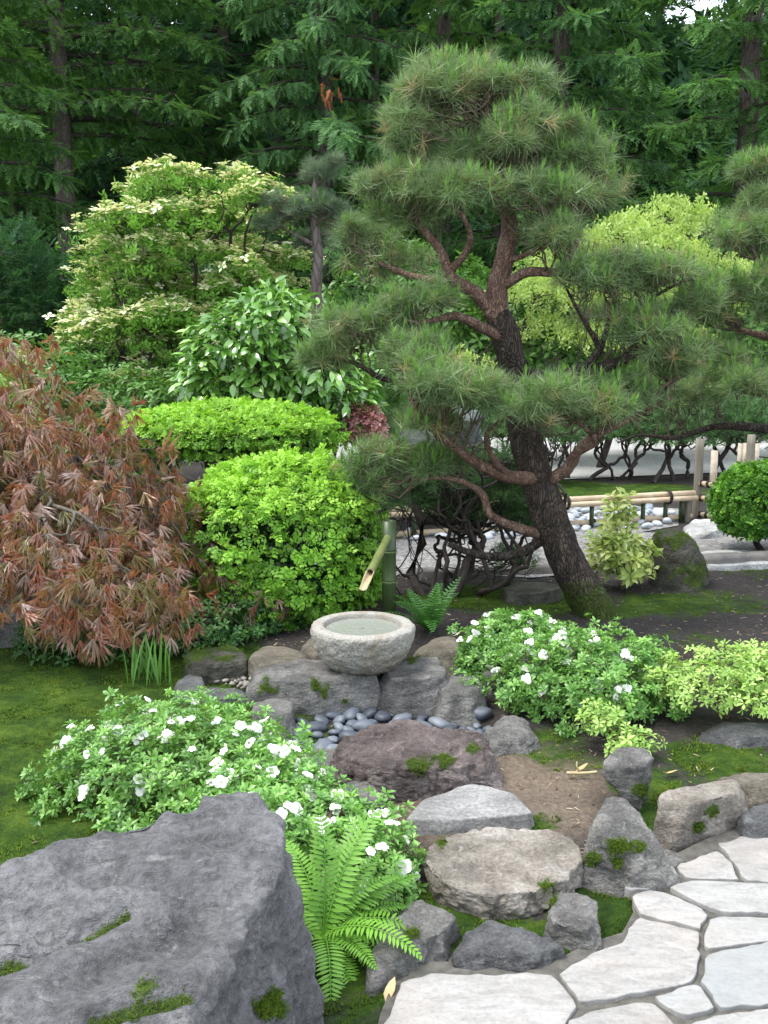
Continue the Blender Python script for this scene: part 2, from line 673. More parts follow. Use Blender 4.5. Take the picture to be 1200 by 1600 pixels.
M['mugo'] = leaf_mat('dwarf_pine_needles', [(0, (0.04, 0.095, 0.035)), (1, (0.095, 0.2, 0.06))], (0.12, 0.24, 0.08), 0.3, 0.5, 0.2, 0.3, 0.4)
M['yew'] = leaf_mat('yew_leaves', [(0, (0.04, 0.12, 0.015)), (0.5, (0.11, 0.28, 0.025)), (1, (0.21, 0.46, 0.045))], (0.27, 0.5, 0.06), 0.45, 0.45, 0.35, 0.25, 0.5)
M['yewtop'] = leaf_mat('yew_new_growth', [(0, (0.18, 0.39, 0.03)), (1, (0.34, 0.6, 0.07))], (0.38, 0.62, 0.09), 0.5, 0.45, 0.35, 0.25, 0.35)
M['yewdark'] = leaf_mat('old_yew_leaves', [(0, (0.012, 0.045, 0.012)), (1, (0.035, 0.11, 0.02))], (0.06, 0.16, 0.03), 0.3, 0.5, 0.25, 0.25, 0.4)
M['globe'] = leaf_mat('clipped_globe_leaves', [(0, (0.03, 0.1, 0.012)), (1, (0.075, 0.21, 0.02))], (0.1, 0.27, 0.03), 0.5, 0.45, 0.3, 0.25, 0.3)
M['maple'] = leaf_mat('laceleaf_red', [(0, (0.16, 0.18, 0.05)), (0.2, (0.24, 0.17, 0.055)), (0.38, (0.35, 0.13, 0.05)), (0.55, (0.33, 0.11, 0.07)), (0.75, (0.39, 0.22, 0.175)), (1, (0.54, 0.43, 0.385))], (0.34, 0.22, 0.17), 0.3, 0.3, 0.4, 0.7, 0.4)
M['camellia'] = leaf_mat('camellia_leaves', [(0, (0.06, 0.17, 0.022)), (0.6, (0.13, 0.3, 0.045)), (1, (0.3, 0.5, 0.13))], None, 0, 0.22, 0.25, 0.9, 0.4)
M['dogwood'] = leaf_mat('dogwood_leaves', [(0, (0.08, 0.22, 0.025)), (1, (0.19, 0.4, 0.06))], (0.26, 0.45, 0.1), 0.4, 0.45, 0.35, 0.25, 0.5)
M['bract'] = leaf_mat('dogwood_bracts', [(0, (0.58, 0.6, 0.32)), (1, (0.78, 0.77, 0.57))], None, 0, 0.5, 0.25, 0.2, 0.1)
M['lime'] = leaf_mat('lime_maple_leaves', [(0, (0.22, 0.37, 0.06)), (1, (0.46, 0.58, 0.19))], (0.5, 0.6, 0.22), 0.4, 0.45, 0.4, 0.25, 0.4)
M['azalea'] = leaf_mat('azalea_leaves', [(0, (0.04, 0.14, 0.02)), (0.45, (0.11, 0.28, 0.045)), (1, (0.24, 0.45, 0.10))], (0.28, 0.48, 0.14), 0.35, 0.34, 0.3, 0.45, 0.45)
M['gold'] = leaf_mat('golden_leaves', [(0, (0.15, 0.3, 0.045)), (0.5, (0.32, 0.52, 0.11)), (1, (0.48, 0.66, 0.2))], (0.52, 0.68, 0.25), 0.3, 0.4, 0.35, 0.35, 0.35)
M['pale'] = leaf_mat('variegated_leaves', [(0, (0.13, 0.26, 0.03)), (0.5, (0.36, 0.46, 0.1)), (1, (0.62, 0.66, 0.3))], (0.65, 0.66, 0.33), 0.35, 0.35, 0.35, 0.4, 0.3)
M['shrub'] = leaf_mat('broad_shrub_leaves', [(0, (0.045, 0.125, 0.022)), (1, (0.11, 0.25, 0.04))], (0.14, 0.28, 0.06), 0.3, 0.4, 0.3, 0.4, 0.5)
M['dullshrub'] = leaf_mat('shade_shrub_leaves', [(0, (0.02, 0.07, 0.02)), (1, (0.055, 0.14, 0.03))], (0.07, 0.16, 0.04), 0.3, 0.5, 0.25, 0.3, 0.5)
M['fern'] = leaf_mat('fern_leaves', [(0, (0.08, 0.22, 0.02)), (1, (0.18, 0.39, 0.045))], (0.24, 0.44, 0.08), 0.35, 0.4, 0.35, 0.35, 0.2)
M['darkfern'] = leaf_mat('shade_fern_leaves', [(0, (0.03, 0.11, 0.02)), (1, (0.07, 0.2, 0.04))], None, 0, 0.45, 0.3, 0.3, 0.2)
M['grass'] = leaf_mat('iris_blades', [(0, (0.05, 0.16, 0.025)), (1, (0.12, 0.28, 0.05))], (0.16, 0.3, 0.08), 0.4, 0.4, 0.3, 0.35, 0.2)
M['mosstuft'] = leaf_mat('moss_tufts', [(0, (0.03, 0.07, 0.008)), (0.6, (0.075, 0.13, 0.014)), (1, (0.15, 0.2, 0.025))], (0.15, 0.21, 0.03), 0.35, 0.7, 0.25, 0.1, 0.6)
M['pinkleaf'] = leaf_mat('pink_leaves', [(0, (0.25, 0.09, 0.09)), (1, (0.4, 0.2, 0.2))], None, 0, 0.5, 0.3, 0.3, 0.2)
M['petal'] = leaf_mat('white_petals', [(0, (0.74, 0.74, 0.74)), (1, (0.82, 0.81, 0.8))], None, 0, 0.5, 0.3, 0.2, 0.02)
M['rust'] = leaf_mat('dead_foliage', [(0, (0.2, 0.06, 0.02)), (1, (0.32, 0.11, 0.05))], None, 0, 0.7, 0.2, 0.1, 0.2)
M['litter'] = leaf_mat('soil_litter', [(0, (0.03, 0.025, 0.02)), (0.4, (0.12, 0.09, 0.06)), (0.75, (0.24, 0.18, 0.12)), (1, (0.4, 0.33, 0.24))], None, 0, 0.8, 0.0, 0.1, 0.1)
M['dryleaf'] = plain_mat('dry_leaf', (0.3, 0.2, 0.09), (0.5, 0.38, 0.2), 20, 0.6, 0.1)


def bark(name, A, B, C, scale=9.0, bump=1.0, mosscol=None):
    k = NT(name)
    co = k.n('ShaderNodeMapping', {'Vector': k.co('Object'), 'Scale': (1, 1, 0.3)}).outputs[0]
    wob = k.n('ShaderNodeVectorMath', {0: co, 1: k.n('ShaderNodeVectorMath', {0: k.n('ShaderNodeTexNoise', {'Vector': co, 'Scale': scale * 1.4}).outputs['Color'], 'Scale': 0.16}, operation='SCALE').outputs[0]}, operation='ADD').outputs[0]
    v = k.n('ShaderNodeTexVoronoi', {'Vector': wob, 'Scale': scale * 5.5}, feature='DISTANCE_TO_EDGE').outputs['Distance']
    n1 = k.noise(co, scale * 2, 5, 0.65)
    c = k.ramp(n1, [(0.3, A), (0.55, B), (0.75, C)])
    c = k.mix(k.ramp(v, [(0.0, 0.65), (0.12, 0.0)]), c, (A[0] * 0.35, A[1] * 0.33, A[2] * 0.33))
    if mosscol is not None:
        mf = k.math('MULTIPLY', k.math('SUBTRACT', k.math('ADD', k.attr('moss'), k.math('MULTIPLY', k.noise(k.co('Object'), 22, 4), 0.8)), 0.78), 4.0, True)
        c = k.mix(mf, c, mosscol)
    h = k.math('ADD', k.ramp(v, [(0.0, 0.0), (0.22, 1.0)]), k.math('MULTIPLY', k.noise(co, scale * 9, 4, 0.7), 0.45))
    k.pbr(c, 0.85, k.bump(h, bump, 0.018), 0.2)
    return k.m


M['pinebark'] = bark('pine_bark_lower', (0.032, 0.025, 0.021), (0.075, 0.058, 0.047), (0.14, 0.11, 0.09), 9, 1.0, (0.05, 0.075, 0.012))
M['pinebark_up'] = bark('pine_bark_upper', (0.11, 0.062, 0.046), (0.22, 0.14, 0.105), (0.36, 0.27, 0.21), 11, 0.8, (0.09, 0.09, 0.05))
M['firbark'] = bark('fir_bark', (0.07, 0.055, 0.05), (0.12, 0.098, 0.088), (0.17, 0.145, 0.13), 3, 0.7)
M['limbbark'] = plain_mat('shaded_limb_bark', (0.02, 0.016, 0.013), (0.05, 0.042, 0.035), 12, 0.9, 0.3)
M['twig'] = plain_mat('twig_bark', (0.05, 0.04, 0.025), (0.13, 0.105, 0.068), 30, 0.8, 0.3)
M['darktwig'] = plain_mat('dark_twig_bark', (0.018, 0.014, 0.012), (0.05, 0.04, 0.034), 25, 0.8, 0.4)
M['greytwig'] = plain_mat('grey_twig_bark', (0.05, 0.045, 0.035), (0.13, 0.115, 0.09), 25, 0.8, 0.4)

# stone
M['boulder'] = rock_mat('blue_grey_basalt', (0.105, 0.103, 0.107), (0.155, 0.153, 0.158), (0.22, 0.217, 0.222), 3.0, bump=0.75, rough=0.62)
M['greyrock'] = rock_mat('grey_rock', (0.09, 0.088, 0.083), (0.16, 0.155, 0.145), (0.26, 0.25, 0.235), 6)
M['darkrock'] = rock_mat('dark_grey_rock', (0.06, 0.062, 0.064), (0.115, 0.115, 0.117), (0.19, 0.19, 0.19), 6)
M['purplerock'] = rock_mat('purple_brown_rock', (0.085, 0.066, 0.062), (0.16, 0.127, 0.12), (0.29, 0.245, 0.235), 5, bump=0.85)
M['tanrock'] = rock_mat('tan_grey_rock', (0.15, 0.13, 0.108), (0.23, 0.205, 0.175), (0.31, 0.285, 0.255), 5, bump=0.5)
M['paleslab'] = rock_mat('pale_grey_slab', (0.18, 0.176, 0.172), (0.235, 0.23, 0.224), (0.27, 0.266, 0.26), 5, bump=0.3)
M['brownrock'] = rock_mat('brown_round_rock', (0.075, 0.065, 0.048), (0.125, 0.11, 0.085), (0.18, 0.16, 0.125), 5, bump=0.4)
M['mossrock'] = rock_mat('mossy_rock', (0.04, 0.04, 0.03), (0.08, 0.078, 0.06), (0.13, 0.125, 0.1), 6, bump=0.8)
M['bluerock'] = rock_mat('standing_blue_rock', (0.05, 0.062, 0.06), (0.09, 0.105, 0.1), (0.14, 0.155, 0.15), 3)
M['whitestone'] = rock_mat('pale_step_stone', (0.22, 0.22, 0.215), (0.3, 0.3, 0.295), (0.38, 0.38, 0.37), 4, bump=0.3)


def granite():
    k = NT('pale_granite')
    co = k.co('Object')
    n1 = k.noise(co, 130, 3, 0.6)
    c = k.ramp(n1, [(0.3, (0.16, 0.15, 0.13)), (0.5, (0.27, 0.258, 0.23)), (0.7, (0.38, 0.365, 0.335))])
    st = k.noise(co, 5.5, 4, 0.6, 0.6)
    c = k.mix(k.ramp(st, [(0.48, 0.0), (0.7, 0.7)]), c, (0.17, 0.13, 0.08))
    low = k.attr('darken')
    c = k.mix(low, c, (0.06, 0.055, 0.045))
    h = k.math('ADD', k.math('MULTIPLY', k.noise(co, 55, 4, 0.6), 1.2), k.math('MULTIPLY', n1, 0.4))
    h = k.math('MULTIPLY', h, k.attr('rough'))
    k.pbr(c, 0.75, k.bump(h, 1.0, 0.012), 0.3)
    return k.m


M['granite'] = granite()


def pebble_mat(name, stops):
    k = NT(name)
    oi = k.n('ShaderNodeObjectInfo').outputs['Random']
    c = k.ramp(oi, stops)
    n1 = k.noise(k.co('Object'), 30, 4, 0.6)
    c = k.mix(1.0, c, k.ramp(n1, [(0.3, 0.8), (0.7, 1.2)]), 'MULTIPLY')
    k.pbr(c, 0.5, k.bump(n1, 0.1, 0.005), 0.4)
    return k.m


M['pebble'] = pebble_mat('dark_blue_pebble', [(0, (0.045, 0.052, 0.066)), (0.6, (0.085, 0.1, 0.125)), (1, (0.14, 0.155, 0.18))])
M['greypebble'] = pebble_mat('grey_blue_cobble', [(0, (0.18, 0.21, 0.24)), (1, (0.42, 0.45, 0.48))])
M['brownpebble'] = pebble_mat('brown_pebble', [(0, (0.08, 0.07, 0.06)), (1, (0.22, 0.2, 0.17))])


def flag_mat():
    k = NT('pale_quartzite')
    co = k.co('Object')
    oi = k.n('ShaderNodeObjectInfo').outputs['Random']
    st = k.n('ShaderNodeMapping', {'Vector': co, 'Scale': (1, 2.6, 1), 'Rotation': (0, 0, 0.5)}).outputs[0]
    n1 = k.noise(st, 11, 6, 0.65, 0.6)
    c = k.ramp(n1, [(0.28, (0.19, 0.182, 0.172)), (0.5, (0.265, 0.256, 0.244)), (0.74, (0.325, 0.317, 0.305))])
    c = k.mix(k.ramp(k.noise(co, 4, 3, 0.5), [(0.45, 0.0), (0.7, 0.35)]), c, (0.33, 0.275, 0.235))
    c = k.mix(1.0, c, k.ramp(k.noise(co, 70, 5, 0.75), [(0.32, 0.78), (0.5, 1.0), (0.7, 1.08)]), 'MULTIPLY')
    c = k.mix(k.ramp(k.noise(co, 2.3, 5, 0.7), [(0.55, 0.0), (0.72, 0.5)]), c, (0.2, 0.185, 0.165))
    c = k.mix(1.0, c, k.ramp(oi, [(0, 0.86), (1, 1.08)]), 'MULTIPLY')
    c = k.mix(k.attr('cool'), c, k.mix(0.8, c, (0.19, 0.215, 0.225)))
    h = k.math('ADD', n1, k.math('MULTIPLY', k.noise(co, 45, 5, 0.7), 0.4))
    k.pbr(c, 0.65, k.bump(h, 0.5, 0.008), 0.3)
    return k.m


M['flag'] = flag_mat()
M['mortar'] = plain_mat('mortar', (0.05, 0.048, 0.04), (0.115, 0.108, 0.095), 28, 0.9, 0.8)
M['bamboo_green'] = plain_mat('green_bamboo', (0.022, 0.040, 0.014), (0.05, 0.08, 0.026), 14, 0.4, 0.1, 0.4, (1, 1, 0.12))
M['bamboo_pipe'] = plain_mat('olive_bamboo', (0.09, 0.115, 0.035), (0.16, 0.185, 0.065), 14, 0.4, 0.1, 0.4)
M['bamboo_cut'] = plain_mat('cut_bamboo', (0.3, 0.235, 0.13), (0.44, 0.36, 0.22), 25, 0.6, 0.2)
M['bamboo_dry'] = plain_mat('dry_bamboo', (0.34, 0.255, 0.165), (0.52, 0.42, 0.3), 10, 0.5, 0.1)
M['bamboo_stub'] = plain_mat('pale_bamboo_post', (0.3, 0.25, 0.19), (0.44, 0.38, 0.3), 14, 0.6, 0.2)
M['woodpost'] = plain_mat('weathered_post', (0.12, 0.105, 0.08), (0.22, 0.2, 0.165), 22, 0.8, 0.5, 0.2, (1, 1, 0.08))
M['cord'] = plain_mat('dark_cord', (0.015, 0.012, 0.01), (0.03, 0.026, 0.022), 80, 0.8, 0.5)
M['pipe_shade'] = plain_mat('pipe_shade_brown', (0.03, 0.02, 0.012), (0.07, 0.05, 0.03), 20, 0.8, 0.2)


def water_mat():
    k = NT('still_water')
    co = k.co('Object')
    h = k.noise(co, 26, 3, 0.5, 0.6)
    k.pbr((0.2, 0.215, 0.185), 0.05, k.bump(h, 0.35, 0.02), 0.5)
    return k.m


M['water'] = water_mat()


def ground_mat():
    k = NT('garden_ground')
    co = k.co('Object')
    n1 = k.noise(co, 1.6, 5, 0.6)
    n2 = k.noise(co, 38, 5, 0.7)
    soil = k.ramp(n1, [(0.3, (0.032, 0.028, 0.027)), (0.7, (0.062, 0.055, 0.052))])
    tan = k.ramp(n1, [(0.3, (0.15, 0.115, 0.085)), (0.7, (0.22, 0.175, 0.135))])
    soil = k.mix(k.attr('dry'), soil, tan)
    soil = k.mix(1.0, soil, k.ramp(n2, [(0.28, 0.6), (0.55, 1.0), (0.75, 1.5)]), 'MULTIPLY')
    soil = k.mix(k.ramp(k.noise(co, 130, 2, 0.5), [(0.70, 0.0), (0.76, 0.7)]), soil, (0.2, 0.17, 0.14))
    moss = k.ramp(k.noise(co, 5, 8, 0.8), [(0.36, (0.012, 0.028, 0.004)), (0.5, (0.032, 0.068, 0.008)), (0.64, (0.075, 0.12, 0.015))])
    f = k.math('MULTIPLY', k.math('SUBTRACT', k.math('ADD', k.attr('moss'), k.math('MULTIPLY', k.noise(co, 9, 6, 0.75), 0.9)), 0.8), 5.0, True)
    c = k.mix(f, soil, moss)
    h = k.math('ADD', n2, k.math('MULTIPLY', k.noise(co, 12, 4), 1.5))
    k.pbr(c, 0.92, k.bump(h, 1.0, 0.03), 0.12)
    return k.m


M['ground'] = ground_mat()


def gravel_mat(name, a, b, c3, scale):
    k = NT(name)
    co = k.co('Object')
    v = k.n('ShaderNodeTexVoronoi', {'Vector': co, 'Scale': scale})
    col = k.ramp(k.n('ShaderNodeSeparateColor', {0: v.outputs['Color']}).outputs[0], [(0, a), (0.5, b), (1, c3)])
    col = k.mix(1.0, col, k.ramp(k.noise(co, 1.2, 4), [(0.3, 0.8), (0.7, 1.1)]), 'MULTIPLY')
    k.pbr(col, 0.85, k.bump(v.outputs['Distance'], -0.8, 0.02), 0.2)
    return k.m


M['gravel'] = gravel_mat('grey_gravel', (0.09, 0.087, 0.085), (0.17, 0.165, 0.16), (0.28, 0.275, 0.27), 50)
M['sand'] = gravel_mat('white_raked_gravel', (0.28, 0.28, 0.275), (0.38, 0.38, 0.375), (0.5, 0.5, 0.49), 60)
M['kerb'] = plain_mat('kerb_stone', (0.09, 0.085, 0.08), (0.17, 0.16, 0.15), 9, 0.85, 0.5)

# ------------------------------------------------------------------ ground
def gz(x, y):
    """height of the garden ground"""
    x, y = np.asarray(x, float), np.asarray(y, float)
    z = 0.13 * sstep(17, 60, y) * (y - 17) * 1.15 + 0.32 * np.maximum(0, y - 38) * sstep(38, 50, y) * sstep(150, 90, y)
    z = z + 0.12 * np.exp(-(((x - 0.15) / 0.75) ** 2 + ((y - 6.0) / 0.55) ** 2))          # bank behind the basin
    z = z - 0.07 * sstep(1.1, 0.7, np.sqrt(((x + 0.0) / 0.62) ** 2 + ((y - 4.45) / 0.36) ** 2))  # pebble bed hollow
    z = z + 0.05 * sstep(-1.0, -2.2, x) * sstep(9, 6, y)
    return z


def poly_px(pts, z=0.0):
    return np.array([on(p[0], p[1], z) for p in pts])


def inside(poly, x, y):
    r = np.zeros(np.shape(x), bool)
    n = len(poly)
    for i in range(n):
        x1, y1 = poly[i][:2]
        x2, y2 = poly[(i + 1) % n][:2]
        c = ((y1 > y) != (y2 > y)) & (x < (x2 - x1) * (y - y1) / (y2 - y1 + 1e-12) + x1)
        r ^= c
    return r


def edge_dist(poly, x, y):
    d = np.full(np.shape(x), 1e9)
    n = len(poly)
    for i in range(n):
        a, b = poly[i][:2], poly[(i + 1) % n][:2]
        ab = b - a
        t = np.clip(((x - a[0]) * ab[0] + (y - a[1]) * ab[1]) / (ab @ ab + 1e-12), 0, 1)
        d = np.minimum(d, np.hypot(x - a[0] - t * ab[0], y - a[1] - t * ab[1]))
    return d


PATH = np.concatenate([poly_px([(594, 1600), (620, 1532), (674, 1516), (862, 1517), (920, 1486), (972, 1470), (990, 1436), (984, 1405), (970, 1388), (1000, 1355), (1050, 1348), (1120, 1313), (1200, 1291), (1330, 1272)])[:, :2],
                       np.array([[3.2, 3.0], [3.2, -3.0], [-0.8, -3.0], [-0.5, 1.2], [-0.05, 2.1]])])
MOSS = [(120, 1180, 1.3, 1.0), (60, 1060, 1.0, 0.9), (40, 1320, 0.8, 1.0), (200, 1350, 0.5, 0.9), (690, 1450, 0.28, 0.75), (640, 1540, 0.2, 0.6), (960, 1440, 0.22, 1.0), (940, 1480, 0.2, 1.0), (1000, 1400, 0.15, 0.8), (900, 1505, 0.25, 0.9), (760, 1515, 0.3, 0.8), (680, 1515, 0.25, 0.9),
        (1020, 1275, 0.16, 1.0), (900, 1385, 0.15, 0.9), (530, 1200, 0.2, 0.9), (900, 1190, 0.25, 0.42), (1130, 1190, 0.35, 0.6), (850, 1165, 0.3, 0.5), (1010, 1230, 0.2, 0.7), (800, 940, 0.7, 0.62),
        (1040, 945, 0.45, 0.6), (1120, 940, 0.5, 0.5), (1090, 1000, 0.35, 0.42), (1180, 890, 0.5, 0.45), (700, 950, 0.6, 0.6), (330, 1040, 0.5, 0.7), (480, 940, 0.6, 0.4), (840, 1290, 0.12, 0.6), (720, 1300, 0.3, 0.2),
        (870, 770, 1.4, 0.75), (700, 760, 2.0, 0.6), (1030, 765, 0.7, 0.8), (960, 960, 0.25, 0.7), (760, 1480, 0.3, 0.55), (640, 1150, 0.4, 0.4), (610, 1500, 0.2, 0.6), (520, 1560, 0.25, 0.5)]
DRY = [(850, 1215, 0.3, 1.0), (760, 1285, 0.35, 0.9), (640, 1265, 0.2, 0.8), (880, 1270, 0.2, 0.8), (690, 1310, 0.2, 0.6)]


def weights(x, y, spots):
    r = np.zeros(np.shape(x))
    for px, py, rad, s in spots:
        c = on(px, py)
        r = np.maximum(r, s * sstep(1.25, 0.45, np.hypot(x - c[0], y - c[1]) / rad))
    return r


u = np.linspace(-1, 1, 231)
gx = 3.4 * u + 90 * u ** 5
v = np.linspace(0, 1, 270)
gy = -5 + 14 * v + 9 * v ** 3 + 122 * v ** 7
GX, GY = np.meshgrid(gx, gy)
Vg = np.stack([GX.ravel(), GY.ravel(), np.zeros(GX.size)], -1)
wm = weights(Vg[:, 0], Vg[:, 1], MOSS)
wd = weights(Vg[:, 0], Vg[:, 1], DRY)
wm = np.maximum(wm, 0.55 * sstep(14, 18, Vg[:, 1]))
inp = inside(PATH, Vg[:, 0], Vg[:, 1])
dp = edge_dist(PATH, Vg[:, 0], Vg[:, 1])
pathz = np.where(inp, sstep(0.0, 0.06, dp), 0)
lump = (0.012 * fbm(Vg * np.array([3.5, 3.5, 1]), 4, 3) + 0.018 * wm * sstep(0.1, 0.5, fbm(Vg * np.array([9, 9, 1]), 3, 9) + 0.3)) * (1 - pathz)
far_flat = sstep(9.0, 8.2, Vg[:, 1]) + sstep(19, 24, Vg[:, 1])
Vg[:, 2] = gz(Vg[:, 0], Vg[:, 1]) + lump * np.clip(far_flat, 0, 1) - 0.012 * pathz
ny, nx = GX.shape
i = np.arange(ny - 1)[:, None] * nx + np.arange(nx - 1)[None]
Fg = np.stack([i, i + 1, i + nx + 1, i + nx], -1).reshape(-1, 4)
o = build('ground', Vg, Fg, M['ground'], attrs={'moss': wm, 'dry': wd}, smooth=True)
tag(o, kind='structure')


def sheet(name, poly, z, mat, kind='structure', thick=0.0):
    poly = np.asarray(poly)[:, :2]
    n = len(poly)
    V = np.concatenate([np.c_[poly, np.full(n, z)], np.c_[poly, np.full(n, z - max(thick, 0.001))]])
    bm = bmesh.new()
    vs = [bm.verts.new(p) for p in V]
    bm.faces.new(vs[:n])
    for k in range(n):
        bm.faces.new((vs[k], vs[n + k], vs[n + (k + 1) % n], vs[(k + 1) % n]))
    bmesh.ops.recalc_face_normals(bm, faces=bm.faces[:])
    bmesh.ops.triangulate(bm, faces=[f for f in bm.faces if len(f.verts) > 4])
    me = bpy.data.meshes.new(name)
    bm.to_mesh(me)
    bm.free()
    return tag(link(name, me, mat), kind=kind)


sheet('gravel_path', np.concatenate([poly_px([(560, 905), (700, 897), (830, 905), (960, 893), (1090, 884), (1330, 872)])[:, :2], poly_px([(1420, 834), (1200, 834), (1010, 834), (880, 832), (700, 832), (520, 838), (350, 845)])[:, :2]]), 0.012, M['gravel'])
sheet('raked_gravel', np.array([[-1.0, 12.9], [0.6, 13.1], [2.2, 12.75], [3.6, 13.2], [5.0, 13.6], [8.5, 13.0], [13, 13.5], [13, 20], [7, 19.4], [2, 18.6], [-2, 17.6]]), 0.016, M['sand'])
sheet('cobble_bed', poly_px([(760, 832), (1000, 833), (1060, 822), (1060, 796), (960, 790), (760, 795)]), 0.008, M['gravel'])


def kerb(name, a, b, h, w, mat, seg=7, parent=None, seed=0):
    """row of kerb stones from a to b"""
    r = np.random.default_rng(seed)
    a, b = np.array(a, float), np.array(b, float)
    d = unit(b - a)
    n = np.array([-d[1], d[0]])
    L = np.linalg.norm(b - a)
    cuts = np.concatenate([[0], np.sort((np.arange(1, seg) + r.uniform(-0.2, 0.2, seg - 1)) / seg), [1]]) * L
    for k in range(seg):
        s0, s1 = cuts[k] + 0.006, cuts[k + 1] - 0.006
        hh = h + r.uniform(-0.01, 0.01)
        P = []
        for z, ins in ((-0.05, 0.0), (hh * 0.75, 0.0), (hh, 0.014)):
            for s, t in ((s0 + ins, ins), (s1 - ins, ins), (s1 - ins, w - ins), (s0 + ins, w - ins)):
                q = a + d * s + n * t
                P.append((q[0], q[1], z + r.normal() * 0.002))
        Fq = [(0, 1, 5, 4), (1, 2, 6, 5), (2, 3, 7, 6), (3, 0, 4, 7), (4, 5, 9, 8), (5, 6, 10, 9), (6, 7, 11, 10), (7, 4, 8, 11), (8, 9, 10, 11)]
        build('kerb_stone', P, np.array(Fq), mat, parent)


kb = thing('kerb', on(900, 893), None, None)
tag(kb, kind='structure')
kerb('kerb', on(640, 905)[:2], on(958, 896)[:2], 0.07, 0.10, M['kerb'], 5, kb, 1)
kerb('kerb', on(1095, 892)[:2], on(1330, 878)[:2], 0.10, 0.14, M['kerb'], 3, kb, 2)

# ------------------------------------------------------------------ flagstone path: mortar bed and every stone
path = sheet('path', PATH, 0.027, M['mortar'])
STONES = [
    ([(1124, 1318), (1200, 1298), (1285, 1288), (1285, 1382), (1168, 1374)], 0),
    ([(1056, 1354), (1120, 1330), (1141, 1348), (1156, 1374), (1072, 1371)], 0),
    ([(1000, 1360), (1050, 1354), (1064, 1372), (1035, 1385), (1000, 1390), (976, 1387)], 0.2),
    ([(1047, 1387), (1080, 1376), (1200, 1381), (1262, 1384), (1262, 1428), (1130, 1425), (1110, 1417)], 0.1),
    ([(988, 1402), (1000, 1394), (1035, 1394), (1096, 1420), (1104, 1428), (1094, 1450), (1000, 1427)], 0),
    ([(1109, 1436), (1130, 1433), (1200, 1436), (1262, 1438), (1262, 1463), (1107, 1481), (1101, 1470)], 0.3),
    ([(985, 1445), (1000, 1434), (1090, 1457), (1087, 1525), (1065, 1537), (920, 1564), (910, 1562), (874, 1520), (925, 1490), (975, 1475)], 0),
    ([(1105, 1491), (1200, 1473), (1262, 1466), (1262, 1560), (1200, 1566), (1127, 1574), (1100, 1532)], 0.55),
    ([(1022, 1557), (1085, 1537), (1095, 1540), (1116, 1575), (1075, 1586), (1057, 1581)], 0.3),
    ([(628, 1537), (675, 1523), (862, 1525), (899, 1572), (870, 1612), (800, 1670), (590, 1670), (606, 1600)], 0),
    ([(893, 1597), (920, 1581), (1010, 1567), (1026, 1571), (1057, 1606), (1060, 1680), (830, 1680)], 0),
    ([(1072, 1602), (1120, 1587), (1200, 1577), (1300, 1570), (1300, 1690), (1085, 1690)], 0.2),
    ([(1296, 1288), (1420, 1262), (1430, 1380), (1296, 1382)], 0.1), ([(1275, 1386), (1440, 1390), (1440, 1480), (1275, 1462)], 0),
    ([(1275, 1472), (1440, 1490), (1460, 1590), (1275, 1558)], 0.3),
    ([(580, 1690), (800, 1686), (815, 1900), (540, 1900)], 0), ([(830, 1692), (1065, 1696), (1090, 1900), (838, 1900)], 0.2), ([(1088, 1702), (1330, 1702), (1390, 1900), (1115, 1900)], 0),
]


def flagstone(pts, cool, seed):
    r = np.random.default_rng(seed)
    ztop = 0.04
    P = poly_px(pts, ztop)[:, :2]
    c = P.mean(0)
    P = c + (P - c) * 1.022
    # subdivide the edge, wobble it, then concentric rings: bottom, side, rounded edge, inner rings, centre
    E = []
    for k in range(len(P)):
        a, b = P[k], P[(k + 1) % len(P)]
        m = max(2, int(np.linalg.norm(b - a) / 0.025))
        for t in np.arange(m) / m:
            E.append(a + (b - a) * t)
    E = np.array(E)
    for _ in range(1):
        E = 0.76 * E + 0.12 * (np.roll(E, 1, 0) + np.roll(E, -1, 0))
    n = len(E)
    E3 = np.c_[E, np.zeros(n)]
    E = E + 0.008 * np.stack([fbm(E3 * 22, 3, seed), fbm(E3 * 22 + 50, 3, seed)], -1)
    rings = [(1.0, -0.05), (1.0, 0.037), (0.997, 0.040), (0.988, 0.0412), (0.93, 0.0415), (0.8, 0.041), (0.6, 0.042), (0.35, 0.042)]
    V = []
    for s, z in rings:
        q = c + (E - c) * s
        zz = np.full(n, z)
        if z > 0.03:
            zz = zz + 0.004 * fbm(np.c_[q * 5, zz], 4, seed + 3)
        V.append(np.c_[q, zz])
    V = np.concatenate(V + [np.array([[c[0], c[1], 0.042]])])
    k = np.arange(n)
    Fq = np.concatenate([np.stack([j * n + k, j * n + (k + 1) % n, (j + 1) * n + (k + 1) % n, (j + 1) * n + k], -1) for j in range(len(rings) - 1)])
    j = (len(rings) - 1) * n
    Ft = np.stack([j + k, j + (k + 1) % n, np.full(n, len(V) - 1)], -1)
    ar = np.sum(E[:, 0] * np.roll(E[:, 1], -1) - np.roll(E[:, 0], -1) * E[:, 1])
    if ar < 0:
        Fq, Ft = Fq[:, ::-1], Ft[:, ::-1]
    return build('flagstone', V, [Fq, Ft], M['flag'], path, attrs={'cool': np.full(len(V), cool)}, smooth=True)


for k, (pts, cool) in enumerate(STONES):
    flagstone(pts, cool, 40 + k)

# ------------------------------------------------------------------ rocks
_ICO = {}


def ico(sub):
    if sub not in _ICO:
        bm = bmesh.new()
        bmesh.ops.create_icosphere(bm, subdivisions=sub, radius=1)
        V = np.array([v.co[:] for v in bm.verts])
        Fc = np.array([[v.index for v in f.verts] for f in bm.faces])
        bm.free()
        _ICO[sub] = (unit(V), Fc)
    return _ICO[sub]


